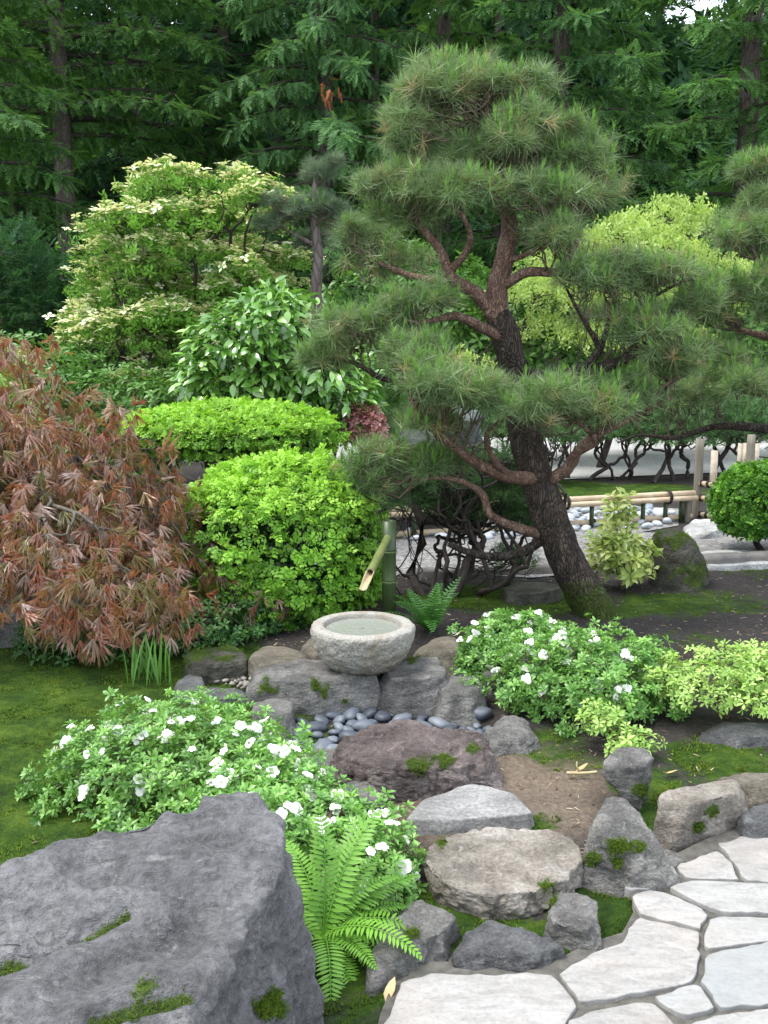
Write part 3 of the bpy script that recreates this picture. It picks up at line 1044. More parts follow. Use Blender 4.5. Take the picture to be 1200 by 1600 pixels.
def vnormals(V, Fc):
    n = np.cross(V[Fc[:, 1]] - V[Fc[:, 0]], V[Fc[:, 2]] - V[Fc[:, 0]])
    N = np.zeros_like(V)
    for k in range(3):
        np.add.at(N, Fc[:, k], n)
    return unit(N)


Z0 = np.array([0, 0, 1.0])
MOSS_POINTS = []     # (points, normals, parent object) for tufts on the stones


def rock(label, pts, ztop, zbot=-0.04, slope=(0, 0), flare=0.25, p=16, amp=0.018, freq=5, sub=5, mat='greyrock', moss=0.0, spots=(), seed=0, grooves=(), facets=2, world=None, strata=0.0, name='rock', cat='rock', ridged=0.0, tuft=True, group=None):
    """stone standing on the ground; pts is the edge of its top as sighted, on a plane through ztop with the given slope"""
    r = np.random.default_rng(seed + 100)
    P0 = np.array([on(q[0], q[1], ztop) for q in pts]) if world is None else np.c_[np.array(world, float), np.full(len(world), ztop)]
    c = P0.mean(0)
    p = p * 1.5
    nrm = np.array([-slope[0], -slope[1], 1.0])
    Q = []
    for q in (pts if world is None else []):
        d = ray(*q)
        o_ = np.array([0, 0, CAMZ])
        t = ((c - o_) @ nrm) / (d @ nrm)
        Q.append(o_ + d * t)
    Q = np.array(Q) if world is None else P0 + np.outer(0 * P0[:, 0], Z0) + np.c_[np.zeros((len(P0), 2)), (P0[:, :2] - c[:2]) @ np.array(slope)]
    c2 = Q.mean(0)
    base_z = float(gz(c2[0], c2[1])) + zbot
    C = np.array([c2[0], c2[1], 0.5 * (c2[2] + base_z)])
    planes, dists = [], []
    nn = unit(nrm)
    planes.append(nn); dists.append((c - C) @ nn)
    planes.append(np.array([0, 0, -1.0])); dists.append(C[2] - base_z + 0.02)
    n = len(Q)
    ar = np.sum(Q[:, 0] * np.roll(Q[:, 1], -1) - np.roll(Q[:, 0], -1) * Q[:, 1])
    for k in range(n):
        a, b = Q[k], Q[(k + 1) % n]
        e = b - a
        if np.hypot(e[0], e[1]) < 1e-4:
            continue
        h = np.array([e[1], -e[0], 0]) * (1 if ar > 0 else -1)
        h = unit(h)
        m = unit(h + np.array([0, 0, flare + 0.12 * r.normal() * (flare > 0)]))
        dd = (0.5 * (a + b) - C) @ m
        if dd > 0.01:
            planes.append(m); dists.append(dd)
    for k in range(facets):
        m = unit(r.normal(size=3) + np.array([0, -0.4, 0.7]))
        sup = ((Q - C) @ m).max()
        planes.append(m); dists.append(max(0.03, sup * r.uniform(0.72, 0.9)))
    planes, dists = np.array(planes), np.array(dists)
    D, Fc = ico(sub)
    hw = np.abs(Q - C).max(0)
    asp = np.array([hw[0], hw[1], max(0.5 * (c2[2] - base_z), 0.25 * max(hw[0], hw[1]))])
    D = unit((D + np.array([0, -0.12, 0.42])) * asp)
    dots = np.maximum(D @ planes.T, 1e-6) / dists[None]
    R = (dots ** p).sum(1) ** (-1.0 / p)
    V = C + D * R[:, None]
    N = vnormals(V, Fc)
    s = r.random(3) * 50
    g = fbm(V * freq + s, 5, seed, 0.5)
    if ridged:
        g2 = 1 - np.abs(fbm(V * freq * 0.7 + s + 9, 4, seed + 5))
        g = g - ridged * sstep(0.86, 1.0, g2)
    V = V + N * (amp * g)[:, None]
    V = V + N * (amp * 0.42 * fbm(V * freq * 3.5 + s, 4, seed + 8))[:, None]
    if strata:
        q = V @ rot((0.55, 0.75, 0.25)).T * np.array([5.5, 1.3, 9.0])
        st = fbm(q + s, 5, seed + 11, 0.55)
        V = V - N * (strata * (np.abs(st) ** 0.7 * 1.6 - 0.6))[:, None]
    mo = np.zeros(len(V))
    pxy = to_px(V)
    for gp, depth, width, m in grooves:
        gp = np.array(gp, float)
        d = np.full(len(V), 1e9)
        for k in range(len(gp) - 1):
            a, b = gp[k], gp[k + 1]
            ab = b - a
            t = np.clip(((pxy - a) @ ab) / (ab @ ab), 0, 1)
            d = np.minimum(d, np.linalg.norm(pxy - a - t[:, None] * ab, axis=1))
        d = d * (1 + 0.5 * noise(V * 7 + s, seed + 31)) + width * 0.35 * noise(V * 15 + s, seed + 32)
        w = np.exp(-(d / width) ** 2) * (N[:, 2] > 0.1)
        V = V - np.outer(w * depth, np.array([0, 0, 1.0]))
        mo = np.maximum(mo, m * sstep(0.45, 0.85, w) * sstep(-0.45, 0.0, noise(V * 5.5 + s, seed + 33)))
    N = vnormals(V, Fc)
    up = sstep(0.15, 0.75, N[:, 2])
    mo = np.maximum(mo, moss * up * sstep(-0.2, 0.6, fbm(V * 6 + s, 3, seed + 20)))
    for sx, sy, sr in spots:
        d = np.linalg.norm((pxy - np.array([sx, sy])) / np.array([sr, sr * 0.75]), axis=1)
        mo = np.maximum(mo, 0.85 * sstep(1.25, 0.3, d + 0.75 * fbm(V * 16 + s, 4, seed + 21)))
    low = V[:, 2].min()
    loc = (C[0], C[1], max(low, float(gz(C[0], C[1])) - 0.05))
    o = build(name, V, Fc, M[mat], None, loc, {'moss': mo}, True)
    tag(o, label, cat, group)
    if tuft:
        k = np.where((mo > 0.55) & (N[:, 2] > -0.1))[0]
        if len(k) > 25:
            MOSS_POINTS.append((V[k], N[k], o))
    return o


rock('huge smooth blue-grey boulder with mossy grooves in the left foreground',
     [(-220, 1360), (0, 1290), (130, 1262), (240, 1216), (305, 1184), (400, 1196), (475, 1250), (508, 1325), (556, 1395), (588, 1480), (545, 1550), (380, 1580), (260, 1670), (150, 1850), (-200, 1850)], 0.5, slope=(-0.02, 0.16), flare=0.2, p=8, amp=0.05, freq=2.0, sub=7, strata=0.013, facets=0, mat='boulder', seed=3,
     grooves=[([(-20, 1508), (60, 1475), (130, 1447), (195, 1416)], 0.035, 14, 0.9), ([(20, 1490), (90, 1445), (190, 1405)], 0.012, 30, 0), ([(150, 1590), (220, 1568), (295, 1550)], 0.022, 15, 0.85), ([(300, 1500), (220, 1450), (240, 1380)], 0.008, 18, 0), ([(20, 1600), (100, 1545), (200, 1510), (330, 1430)], 0.016, 20, 0)],
     spots=[(20, 1490, 16), (420, 1570, 26), (230, 1570, 40)])
rock('large purple-brown flat-topped rock in front of the dark pebbles',
     [(532, 1150), (590, 1124), (690, 1118), (752, 1138), (786, 1180), (740, 1196), (660, 1196), (590, 1200), (540, 1180)], 0.15, zbot=-0.05, slope=(0, 0.05), flare=0.34, p=13, amp=0.02, freq=7, sub=6, mat='purplerock', seed=8, spots=[(655, 1196, 24), (740, 1170, 14), (700, 1190, 18)], ridged=0.5, strata=0.006)
rock('smooth pale grey wedge-shaped stepping stone behind the big cracked one',
     [(632, 1280), (660, 1250), (735, 1224), (800, 1236), (834, 1268), (810, 1276), (740, 1278), (670, 1284)], 0.06, slope=(0, 0.03), flare=0.2, p=16, amp=0.006, freq=4, mat='paleslab', seed=12, facets=0, tuft=False)
rock('big tan-grey stepping stone with a worn top and thick broken edge',
     [(662, 1330), (690, 1302), (760, 1292), (850, 1294), (904, 1312), (908, 1345), (880, 1372), (835, 1392), (760, 1398), (712, 1388), (668, 1358)], 0.095, zbot=-0.03, flare=0.02, p=22, amp=0.012, freq=7, sub=6, mat='tanrock', seed=14, ridged=1.1, facets=0, strata=0.007, spots=[(852, 1382, 18), (690, 1318, 10)])
rock('low dark waisted stone between the moss and the flagstones',
     [(708, 1470), (730, 1448), (780, 1443), (850, 1458), (886, 1470), (880, 1484), (800, 1488), (720, 1484)], 0.075, flare=0.3, p=9, amp=0.02, freq=7, mat='darkrock', seed=16)
rock('lumpy grey stone half covered by the front fern',
     [(590, 1440), (640, 1408), (690, 1398), (714, 1425), (700, 1450), (640, 1475), (590, 1490)], 0.1, flare=0.4, p=8, amp=0.025, freq=6, mat='greyrock', seed=18, spots=[(640, 1460, 14)])
rock('blunt grey stone tucked against the stepping stone edge',
     [(855, 1420), (880, 1392), (920, 1390), (946, 1412), (948, 1440), (910, 1446), (862, 1438)], 0.1, flare=0.25, p=10, amp=0.02, freq=7, mat='greyrock', seed=20, facets=2, spots=[(860, 1410, 12)])
rock('upright pointed grey stone with moss on its front',
     [(930, 1285), (946, 1246), (968, 1242), (1000, 1270), (1010, 1300), (960, 1310)], 0.2, flare=0.5, p=11, amp=0.02, freq=6, sub=6, mat='greyrock', seed=22, spots=[(975, 1325, 28), (930, 1340, 16), (962, 1345, 16)])
rock('low grey stone lying at the foot of the upright pointed stone',
     [(990, 1335), (1020, 1315), (1060, 1325), (1072, 1340), (1040, 1352), (1000, 1352)], 0.05, flare=0.4, p=8, amp=0.015, freq=7, mat='greyrock', seed=23)
rock('squat square-cut grey stone standing upright beside the golden seedling',
     [(938, 1188), (950, 1170), (1010, 1168), (1022, 1182), (1010, 1196), (948, 1198)], 0.2, flare=0.06, p=20, amp=0.014, freq=7, mat='greyrock', seed=24, spots=[(1000, 1235, 14), (960, 1240, 12)])
rock('long grey-brown block stone edging the bed above the flagstones',
     [(1030, 1246), (1060, 1228), (1150, 1216), (1158, 1240), (1100, 1252), (1062, 1262)], 0.17, flare=0.08, p=20, amp=0.014, freq=6, mat='tanrock', seed=26, spots=[(1115, 1270, 14), (1090, 1290, 10)])
rock('small smooth dark stone at the right end of the block edging',
     [(1155, 1270), (1175, 1254), (1240, 1250), (1260, 1275), (1215, 1285), (1165, 1284)], 0.09, flare=0.3, p=8, amp=0.012, freq=6, mat='darkrock', seed=28)
rock('flat brown stone behind the block edging at the right',
     [(1120, 1216), (1170, 1206), (1280, 1204), (1300, 1225), (1180, 1232)], 0.08, flare=0.2, p=12, amp=0.012, freq=6, mat='brownrock', seed=30, moss=0.4)
rock('grey flat stone left of the purple-brown rock beside the pebbles',
     [(458, 1185), (490, 1170), (535, 1168), (558, 1192), (540, 1212), (480, 1212)], 0.06, flare=0.3, p=12, amp=0.014, freq=8, mat='greyrock', seed=32)
rock('small grey stone with yellow moss behind it beside the white azalea',
     [(520, 1240), (545, 1220), (585, 1222), (598, 1244), (570, 1256), (530, 1258)], 0.07, flare=0.3, p=9, amp=0.014, freq=8, mat='greyrock', seed=34, moss=0.3)
rock('small grey stone between the purple-brown rock and the right azalea',
     [(758, 1140), (780, 1120), (822, 1120), (832, 1140), (812, 1152), (768, 1156)], 0.07, flare=0.3, p=12, amp=0.014, freq=8, mat='greyrock', seed=36)
# stones that hold the basin
rock('broad angular slab under the left side of the water bowl',
     [(396, 1046), (470, 1030), (575, 1034), (590, 1060), (520, 1066), (440, 1064), (400, 1062)], 0.13, zbot=-0.1, slope=(0, 0.04), flare=0.42, p=22, amp=0.013, freq=5, sub=6, mat='greyrock', seed=38, facets=1, spots=[(492, 1076, 20), (415, 1072, 18), (540, 1095, 8)])
rock('dark stone wall piece directly beneath the water bowl',
     [(540, 1055), (575, 1046), (640, 1046), (650, 1062), (590, 1070)], 0.08, zbot=-0.1, flare=0.05, p=16, amp=0.012, freq=6, mat='darkrock', seed=39, tuft=False)
rock('rough grey block under the right side of the water bowl',
     [(600, 1042), (640, 1026), (690, 1024), (705, 1042), (690, 1056), (610, 1062)], 0.14, zbot=-0.1, flare=0.3, p=18, amp=0.013, freq=6, mat='greyrock', seed=40, spots=[(645, 1024, 16)])
rock('grey angular stone with a diagonal split face beside the pebbles',
     [(690, 1066), (715, 1048), (745, 1050), (752, 1072), (730, 1080), (695, 1080)], 0.1, zbot=-0.1, flare=0.35, p=18, amp=0.01, freq=6, mat='greyrock', seed=42, facets=1)
rock('smooth brown rounded rock behind the right rim of the bowl',
     [(645, 1008), (670, 990), (710, 990), (722, 1006), (700, 1016), (660, 1020)], 0.16, zbot=-0.06, flare=0.4, p=6, amp=0.01, freq=5, mat='brownrock', seed=44)
rock('round dark grey boulder under the low azalea shoots',
     [(714, 1030), (730, 1014), (756, 1014), (764, 1030), (750, 1042), (724, 1042)], 0.13, zbot=-0.08, flare=0.3, p=6, amp=0.008, freq=5, mat='darkrock', seed=46)
rock('grey block half hidden by the right azalea at the pebble bed',
     [(752, 1040), (780, 1022), (830, 1024), (840, 1044), (800, 1054), (760, 1056)], 0.13, zbot=-0.08, flare=0.2, p=14, amp=0.012, freq=6, mat='greyrock', seed=48)
rock('smooth tan rounded rock under the clipped yew left of the bowl',
     [(386, 1022), (410, 1006), (460, 1004), (482, 1016), (470, 1030), (400, 1036)], 0.13, zbot=-0.06, flare=0.3, p=6, amp=0.01, freq=4, mat='brownrock', seed=50, tuft=False)
rock('small brown rock squeezed between bowl and tan rounded rock',
     [(468, 1006), (490, 996), (520, 998), (520, 1018), (485, 1022)], 0.1, zbot=-0.06, flare=0.3, p=6, amp=0.01, freq=5, mat='brownrock', seed=51, tuft=False)
rock('dark mossy block beneath the red maple and the yew',
     [(288, 1020), (320, 1010), (375, 1010), (386, 1026), (360, 1034), (300, 1038)], 0.12, zbot=-0.05, flare=0.15, p=12, amp=0.016, freq=6, mat='mossrock', seed=52, moss=0.9, spots=[(310, 1020, 26)])
rock('flat grey stone beside the iris blades',
     [(272, 1068), (295, 1052), (318, 1056), (322, 1074), (290, 1082)], 0.06, flare=0.3, p=8, amp=0.01, freq=6, mat='darkrock', seed=54)
rock('flat blue-grey slab behind the left azalea',
     [(310, 1078), (335, 1068), (380, 1072), (384, 1086), (330, 1092)], 0.05, flare=0.3, p=10, amp=0.01, freq=6, mat='darkrock', seed=56)
rock('sloping grey slab between left azalea and pebble bed',
     [(395, 1100), (430, 1086), (458, 1098), (456, 1112), (420, 1122), (396, 1118)], 0.05, zbot=-0.08, flare=0.3, p=12, amp=0.01, freq=6, mat='greyrock', seed=58)
rock('rounded mossy boulder behind the pine beside the variegated shrub',
     [], 0.385, zbot=-0.05, flare=0.3, world=[(1.95, 7.2), (2.03, 7.05), (2.25, 7.06), (2.33, 7.22), (2.2, 7.4), (2.02, 7.38)], p=4, amp=0.03, freq=3.5, sub=6, mat='mossrock', seed=60, facets=1, moss=0.85, spots=[(1086, 895, 28), (1030, 848, 16), (1062, 842, 20), (1090, 912, 14)])
rock('dark low stone with mossy top behind the leaning trunk',
     [(782, 920), (800, 910), (860, 908), (880, 916), (850, 926), (790, 928)], 0.1, zbot=-0.05, flare=0.15, p=14, amp=0.01, freq=5, mat='mossrock', seed=62, moss=0.5)
rock('wide pale stepping stone by the fence corner',
     [(1068, 824), (1084, 812), (1120, 810), (1140, 822), (1110, 830), (1076, 832)], 0.08, flare=0.2, p=12, amp=0.012, freq=4, mat='whitestone', seed=64, tuft=False)
rock('long flat pale slab set in the gravel below the globe shrub',
     [(1082, 872), (1100, 860), (1210, 858), (1260, 872), (1200, 880), (1100, 884)], 0.05, flare=0.1, p=16, amp=0.008, freq=4, mat='whitestone', seed=66, tuft=False)
rock('tall grey standing rock far behind the lower pine pads',
     [], 1.06, zbot=-0.05, flare=0.2, p=9, amp=0.07, freq=1.5, mat='bluerock', seed=68, slope=(0.1, 0.05), world=[(0.15, 9.7), (0.28, 9.35), (0.75, 9.3), (0.95, 9.6), (0.85, 10.0), (0.3, 10.1)])
rock('dark low rock in the shade under the red maple',
     [(-30, 965), (20, 945), (70, 945), (90, 962), (60, 975), (-20, 978)], 0.18, zbot=-0.05, flare=0.3, p=9, amp=0.025, freq=4, mat='darkrock', seed=70, moss=0.3)
rock('flat stone under the golden shrub at the right',
     [(1090, 1140), (1130, 1128), (1230, 1128), (1240, 1146), (1150, 1152)], 0.05, flare=0.3, p=9, amp=0.01, freq=5, mat='darkrock', seed=72)
rock('low dark stone far off on the white gravel', [(1118, 662), (1135, 656), (1165, 657), (1172, 668), (1140, 672)], 0.25, flare=0.5, p=6, amp=0.04, freq=2, sub=4, mat='darkrock', seed=73, tuft=False)

# ------------------------------------------------------------------ stone water bowl
BX, BY, BZ = -0.108, 4.9, 0.115
bowl = thing('water_bowl', (BX, BY, BZ), 'round pale granite water bowl with a wide rim resting on dark stones', 'stone basin')
prof = [(0.0, 0.0), (0.10, 0.0), (0.135, 0.006), (0.175, 0.03), (0.215, 0.072), (0.243, 0.125), (0.256, 0.175), (0.26, 0.205), (0.259, 0.222), (0.252, 0.232), (0.238, 0.236), (0.206, 0.236), (0.196, 0.232), (0.190, 0.222), (0.180, 0.19), (0.15, 0.15), (0.08, 0.12), (0.0, 0.115)]
pr = np.array(prof)
tt = np.concatenate([[0], np.cumsum(np.linalg.norm(np.diff(pr, axis=0), axis=1))])
ts = np.linspace(0, tt[-1], 90)
pr = np.c_[np.interp(ts, tt, pr[:, 0]), np.interp(ts, tt, pr[:, 1])]
na = 128
a = np.arange(na) * 2 * PI / na
V = np.stack([pr[:, None, 0] * np.cos(a), pr[:, None, 0] * np.sin(a), np.repeat(pr[:, 1:2], na, 1)], -1)
outer = ((np.arange(90) < 55) & (pr[:, 1] < 0.228))[:, None] * np.ones((1, na))
outer = outer.ravel()
V = V.reshape(-1, 3)
rad = unit(V * np.array([1, 1, 0.6]) - np.array([0, 0, 0.1]))
V = V + rad * (0.0065 * fbm(V * 26, 3, 4) + 0.009 * np.abs(noise(V * 42, 9)))[:, None] * outer[:, None] + rad * (0.0025 * fbm(V * 9, 2, 6))[:, None]
k = np.arange(na)
Fq = np.concatenate([np.stack([j * na + k, j * na + (k + 1) % na, (j + 1) * na + (k + 1) % na, (j + 1) * na + k], -1) for j in range(89)])
darken = np.clip(sstep(0.045, 0.0, V[:, 2]) * (np.hypot(V[:, 0], V[:, 1]) > 0.09) * outer + 0.35 * (1 - outer) * (np.hypot(V[:, 0], V[:, 1]) < 0.199), 0, 1)  # darkens the bowl towards its foot and, more weakly, its inside
build('bowl', V + np.array([BX, BY, BZ]), Fq, M['granite'], bowl, attrs={'darken': darken, 'rough': 0.25 + 0.75 * outer}, smooth=True)
nr = 24
rr = np.linspace(0, 0.187, nr)[1:]
V = np.stack([rr[:, None] * np.cos(a), rr[:, None] * np.sin(a), np.full((nr - 1, na), 0.212)], -1).reshape(-1, 3)
V = np.concatenate([V, [[0, 0, 0.212]]])
V[:, 2] += 0.0006 * fbm(V * 30, 3, 2)
Fq = np.concatenate([np.stack([j * na + k, j * na + (k + 1) % na, (j + 1) * na + (k + 1) % na, (j + 1) * na + k], -1) for j in range(nr - 2)])
Ft = np.stack([np.full(na, len(V) - 1), k, (k + 1) % na], -1)
build('water', V + np.array([BX, BY, BZ]), [Fq, Ft], M['water'], bowl, smooth=True)


# ------------------------------------------------------------------ pebbles
def pebble_mesh(name, seed, mat, sub=3):
    D, Fc = ico(sub)
    r = np.random.default_rng(seed)
    V = D * np.array([1, r.uniform(0.62, 0.85), r.uniform(0.42, 0.6)])
    V = V * (1 + 0.14 * noise(D * 1.3 + seed * 3.7, seed))[:, None]
    me = new_mesh(name, V * 0.5, Fc, None, True)
    me.materials.append(mat)
    return me


def pebbles(meshes, spots, size, label_, cat, group, seed, zf=gz, name='pebble', minsep=0.7, rounds=1):
    r = np.random.default_rng(seed)
    placed = []
    for (x, y) in spots:
        s = size[0] + (size[1] - size[0]) * r.random() ** 1.5
        ok, lift = True, 0.0
        for (qx, qy, qs) in placed:
            d = math.hypot(x - qx, y - qy)
            if d < minsep * 0.5 * (s + qs):
                ok = False
                break
        if not ok:
            continue
        placed.append((x, y, s))
        o = bpy.data.objects.new(name, meshes[r.integers(len(meshes))])
        COL.objects.link(o)
        o.location = (x, y, float(zf(x, y)) + s * 0.16 + lift)
        o.scale = (s, s, s)
        o.rotation_euler = (r.normal() * 0.22, r.normal() * 0.22, r.random() * 2 * PI)
        tag(o, label_(x, y) if callable(label_) else label_, cat, group)
    return placed


PM = [pebble_mesh('pebble', k, M['pebble']) for k in range(6)]
bed = poly_px([(448, 1172), (452, 1135), (500, 1108), (560, 1094), (640, 1088), (720, 1098), (764, 1112), (764, 1140), (700, 1150), (560, 1150), (535, 1180)], -0.03)
cand = []
lo, hi = bed.min(0), bed.max(0)
while len(cand) < 2600:
    q = lo[:2] + (hi[:2] - lo[:2]) * rng.random(2)
    if inside(bed, q[0:1], q[1:2])[0]:
        cand.append(q)
pebbles(PM, cand, (0.06, 0.125), lambda x, y: 'dark blue-grey pebble in the ' + ('left arm of the pebble bed beside the white azalea' if x < -0.2 else 'middle of the pebble bed right below the bowl' if x < 0.12 else 'pebble bed under the rough grey block' if x < 0.3 else 'right tip of the pebble bed near the split-faced stone'), 'pebble', 'dark pebbles in the bed under the water bowl', 5, lambda x, y: gz(x, y) + 0.005, minsep=0.74)
BM_ = [pebble_mesh('pebble', 20 + k, M['brownpebble'], 2) for k in range(3)]
c = on(378, 1066, 0.02)
cand = [c[:2] + rng.normal(size=2) * np.array([0.05, 0.05]) for _ in range(120)]
pebbles(BM_, cand, (0.02, 0.045), 'small brown pebble in the little heap left of the angular slab', 'pebble', 'brown pebbles heaped beside the slab', 6, lambda x, y: 0.02)
GMs = [pebble_mesh('cobble', 30 + k, M['greypebble'], 2) for k in range(4)]
cb = poly_px([(870, 832), (1000, 830), (1052, 818), (1050, 800), (960, 796), (870, 800)], 0.0)
cand = []
lo, hi = cb.min(0), cb.max(0)
while len(cand) < 1500:
    q = lo[:2] + (hi[:2] - lo[:2]) * rng.random(2)
    if inside(cb, q[0:1], q[1:2])[0]:
        cand.append(q)
pebbles(GMs, cand, (0.09, 0.2), lambda x, y: 'grey-blue rounded cobble ' + ('behind the leaning trunk under the fence rails' if x < 1.95 else 'beneath the fence rails behind the variegated shrub' if x < 2.45 else 'under the fence rails near the corner post'), 'cobble', 'cobbles under the bamboo fence', 7, lambda x, y: 0.01, name='cobble', minsep=0.95)
c = on(660, 845)
cand = [on(620 + 220 * rng.random(), 836 + 10 * rng.random())[:2] for _ in range(60)]
pebbles(GMs, cand, (0.1, 0.2), 'pale cobble seen between the twisted stems of the low pine', 'cobble', 'cobbles behind the twisted pine', 8, lambda x, y: 0.01, name='cobble', minsep=1.0)
# ------------------------------------------------------------------ bamboo
def bamboo(name, a, b, r, mat, parent, nodes=(0.5,), sides=18, cut=None, taper=0.0):
    """culm from a to b with swollen node rings"""
    a, b = np.array(a, float), np.array(b, float)
    ts, rs = [0, 1], [1, 1]
    L = np.linalg.norm(b - a)
    for t in nodes:
        for dt, f in ((-0.012 / L, 1.0), (-0.006 / L, 1.07), (0.0, 0.97), (0.005 / L, 1.06), (0.014 / L, 1.0)):
            if 0 < t + dt < 1:
                ts.append(t + dt); rs.append(f)
    o_ = np.argsort(ts)
    ts, rs = np.array(ts)[o_], np.array(rs)[o_]
    C = a + (b - a) * ts[:, None]
    Rr = r * rs * (1 - taper * ts)
    V, Fq = tubes(C[None], Rr[None], sides)
    n = len(ts)
    k = np.arange(sides)
    # hollow ends: inner rim and recessed wall
    V = list(V)
    Fs = [Fq]
    base = (n - 1) * sides
    ax = unit(b - a)
    inner = [C[-1] + (V[base + i] - C[-1]) * 0.78 for i in range(sides)]
    deep = [C[-1] + (V[base + i] - C[-1]) * 0.74 - ax * r * 0.8 for i in range(sides)]
    o1 = len(V); V += inner
    o2 = len(V); V += deep
    V.append(C[-1] - ax * r * 0.8)
    V.append(C[0])
    e = len(V)
    Fs.append(np.stack([base + k, base + (k + 1) % sides, o1 + (k + 1) % sides, o1 + k], -1))
    Fs.append(np.stack([o1 + k, o1 + (k + 1) % sides, o2 + (k + 1) % sides, o2 + k], -1))
    Fs.append(np.stack([o2 + k, o2 + (k + 1) % sides, np.full(sides, e - 2)], -1))
    Fs.append(np.stack([(k + 1) % sides, k, np.full(sides, e - 1)], -1))
    return build(name, np.array(V), Fs, mat, parent, smooth=False)


def torus_tie(name, c, axis, r, mat, parent, turns=3, w=0.006, sx=1.0):
    """cord wound a few turns round a culm"""
    axis = unit(np.array(axis, float))
    R = rot(axis)
    t = np.linspace(0, turns * 2 * PI, turns * 14)
    P = np.stack([np.cos(t) * r * sx, (t / (2 * PI) - turns / 2) * w * 2.0, np.sin(t) * r], -1) @ R.T + np.array(c)
    V, Fq = tubes(P[None], np.full((1, len(P)), w), 5)
    return build(name, V, Fq, mat, parent)


sp = thing('bamboo_spout', (0.03, 5.9, float(gz(0.03, 5.9))), 'green bamboo post with a slanting hollow bamboo pipe behind the water bowl', 'bamboo spout')
ptop = 0.70
bamboo('post', (0.03, 5.9, 0.0), (0.03, 5.9, ptop), 0.043, M['bamboo_green'], sp, (0.47, 0.735))
for z_ in (0.33, 0.515):
    torus_tie('node', (0.03, 5.9, z_), (0, 0, 1), 0.0445, M['bamboo_pipe'], sp, 1, 0.003)
pa = np.array([0.022, 5.87, 0.60])
pb = at(567, 917, 5.2)
pdir = unit(pb - pa)
# pipe: tube whose lower end is cut open as a tongue
n_s, n_l = 24, 40
Lp = np.linalg.norm(pb - pa)
Rm = rot(pdir)
an = np.arange(n_s) * 2 * PI / n_s
rings, inner = [], []
for j in range(n_l):
    t = j / (n_l - 1)
    rr_ = 0.024 * (1.0 + 0.12 * math.exp(-((t - 0.42) / 0.012) ** 2))
    for rad_, store in ((rr_, rings), (0.0185, inner)):
        ring = np.stack([np.cos(an) * rad_, np.zeros(n_s), np.sin(an) * rad_], -1)
        # scoop: upper half cut back near the mouth
        y = np.minimum(Lp * t, np.where(np.sin(an) > 0.05, Lp - 0.19, np.where(np.sin(an) > -0.35, Lp - 0.10, Lp)))
        ring[:, 1] = y
        store.append(ring)
VA = np.concatenate(rings + inner) @ Rm.T + pa
k = np.arange(n_s)
no = n_l * n_s
Fo = np.concatenate([np.stack([j * n_s + k, j * n_s + (k + 1) % n_s, (j + 1) * n_s + (k + 1) % n_s, (j + 1) * n_s + k], -1) for j in range(n_l - 1)])
Fi = np.concatenate([np.stack([no + (j + 1) * n_s + k, no + (j + 1) * n_s + (k + 1) % n_s, no + j * n_s + (k + 1) % n_s, no + j * n_s + k], -1) for j in range(n_l - 20, n_l - 1)])
Fe = np.stack([(n_l - 1) * n_s + k, (n_l - 1) * n_s + (k + 1) % n_s, no + (n_l - 1) * n_s + (k + 1) % n_s, no + (n_l - 1) * n_s + k], -1)
pipe = build('pipe', *compact(VA, Fo), M['bamboo_pipe'], sp)
lin = build('pipe_mouth', *compact(VA, Fe), M['bamboo_cut'], pipe, loc=world_loc(pipe))
build('pipe_inside', *compact(VA, Fi), M['bamboo_cut'], pipe, loc=world_loc(pipe))
plug = pa + pdir * (Lp - 0.215)
ring = np.stack([np.cos(an) * 0.019, np.zeros(n_s), np.sin(an) * 0.019], -1) @ Rm.T + plug
build('pipe_shade_disc', np.concatenate([ring, [plug]]), np.stack([k, (k + 1) % n_s, np.full(n_s, n_s)], -1), M['pipe_shade'], pipe, loc=world_loc(pipe))  # dark disc across the tube, its colour stands in for the shade inside

# low bamboo fence
fr = np.array([3.03, 9.78]); fd = unit(np.array([-1.42, -0.46]))


def fx(px):
    """distance along the fence where the line of sight at this column crosses it"""
    d = ray(px, 790)
    A = np.array([[d[0], -fd[0]], [d[1], -fd[1]]])
    return np.linalg.solve(A, fr)[1]


fence = thing('bamboo_fence', (3.03, 9.78, 0), 'low dry-bamboo rail fence on short green posts beside the cobbles', 'fence')
LF = 3.15


def fp(s, z, off=0.0):
    n = np.array([fd[1], -fd[0]])
    q = fr + fd * s + n * off
    return (q[0], q[1], z)


bamboo('rail', fp(-0.03, 0.285), fp(LF, 0.285), 0.027, M['bamboo_dry'], fence, (0.12, 0.27, 0.43, 0.58, 0.74, 0.9))
bamboo('rail', fp(LF, 0.235, 0.035), fp(-0.03, 0.235, 0.035), 0.029, M['bamboo_dry'], fence, (0.07, 0.22, 0.36, 0.5, 0.66, 0.83))
bamboo('rail', fp(-0.03, 0.24, -0.038), fp(LF, 0.24, -0.038), 0.026, M['bamboo_dry'], fence, (0.1, 0.33, 0.46, 0.61, 0.8))
bamboo('rail', fp(LF, 0.045, 0.03), fp(-0.03, 0.045, 0.03), 0.03, M['bamboo_dry'], fence, (0.13, 0.28, 0.41, 0.56, 0.71, 0.88))
for px in (882, 925, 1005, 1040, 1065):
    s = fx(px)
    bamboo('post', fp(s, -0.05), fp(s, 0.262), 0.022, M['bamboo_green'], fence, (0.55,), 12)
for s in (1.9, 2.4, 2.9):
    bamboo('post', fp(s, -0.05), fp(s, 0.262), 0.022, M['bamboo_green'], fence, (0.55,), 12)


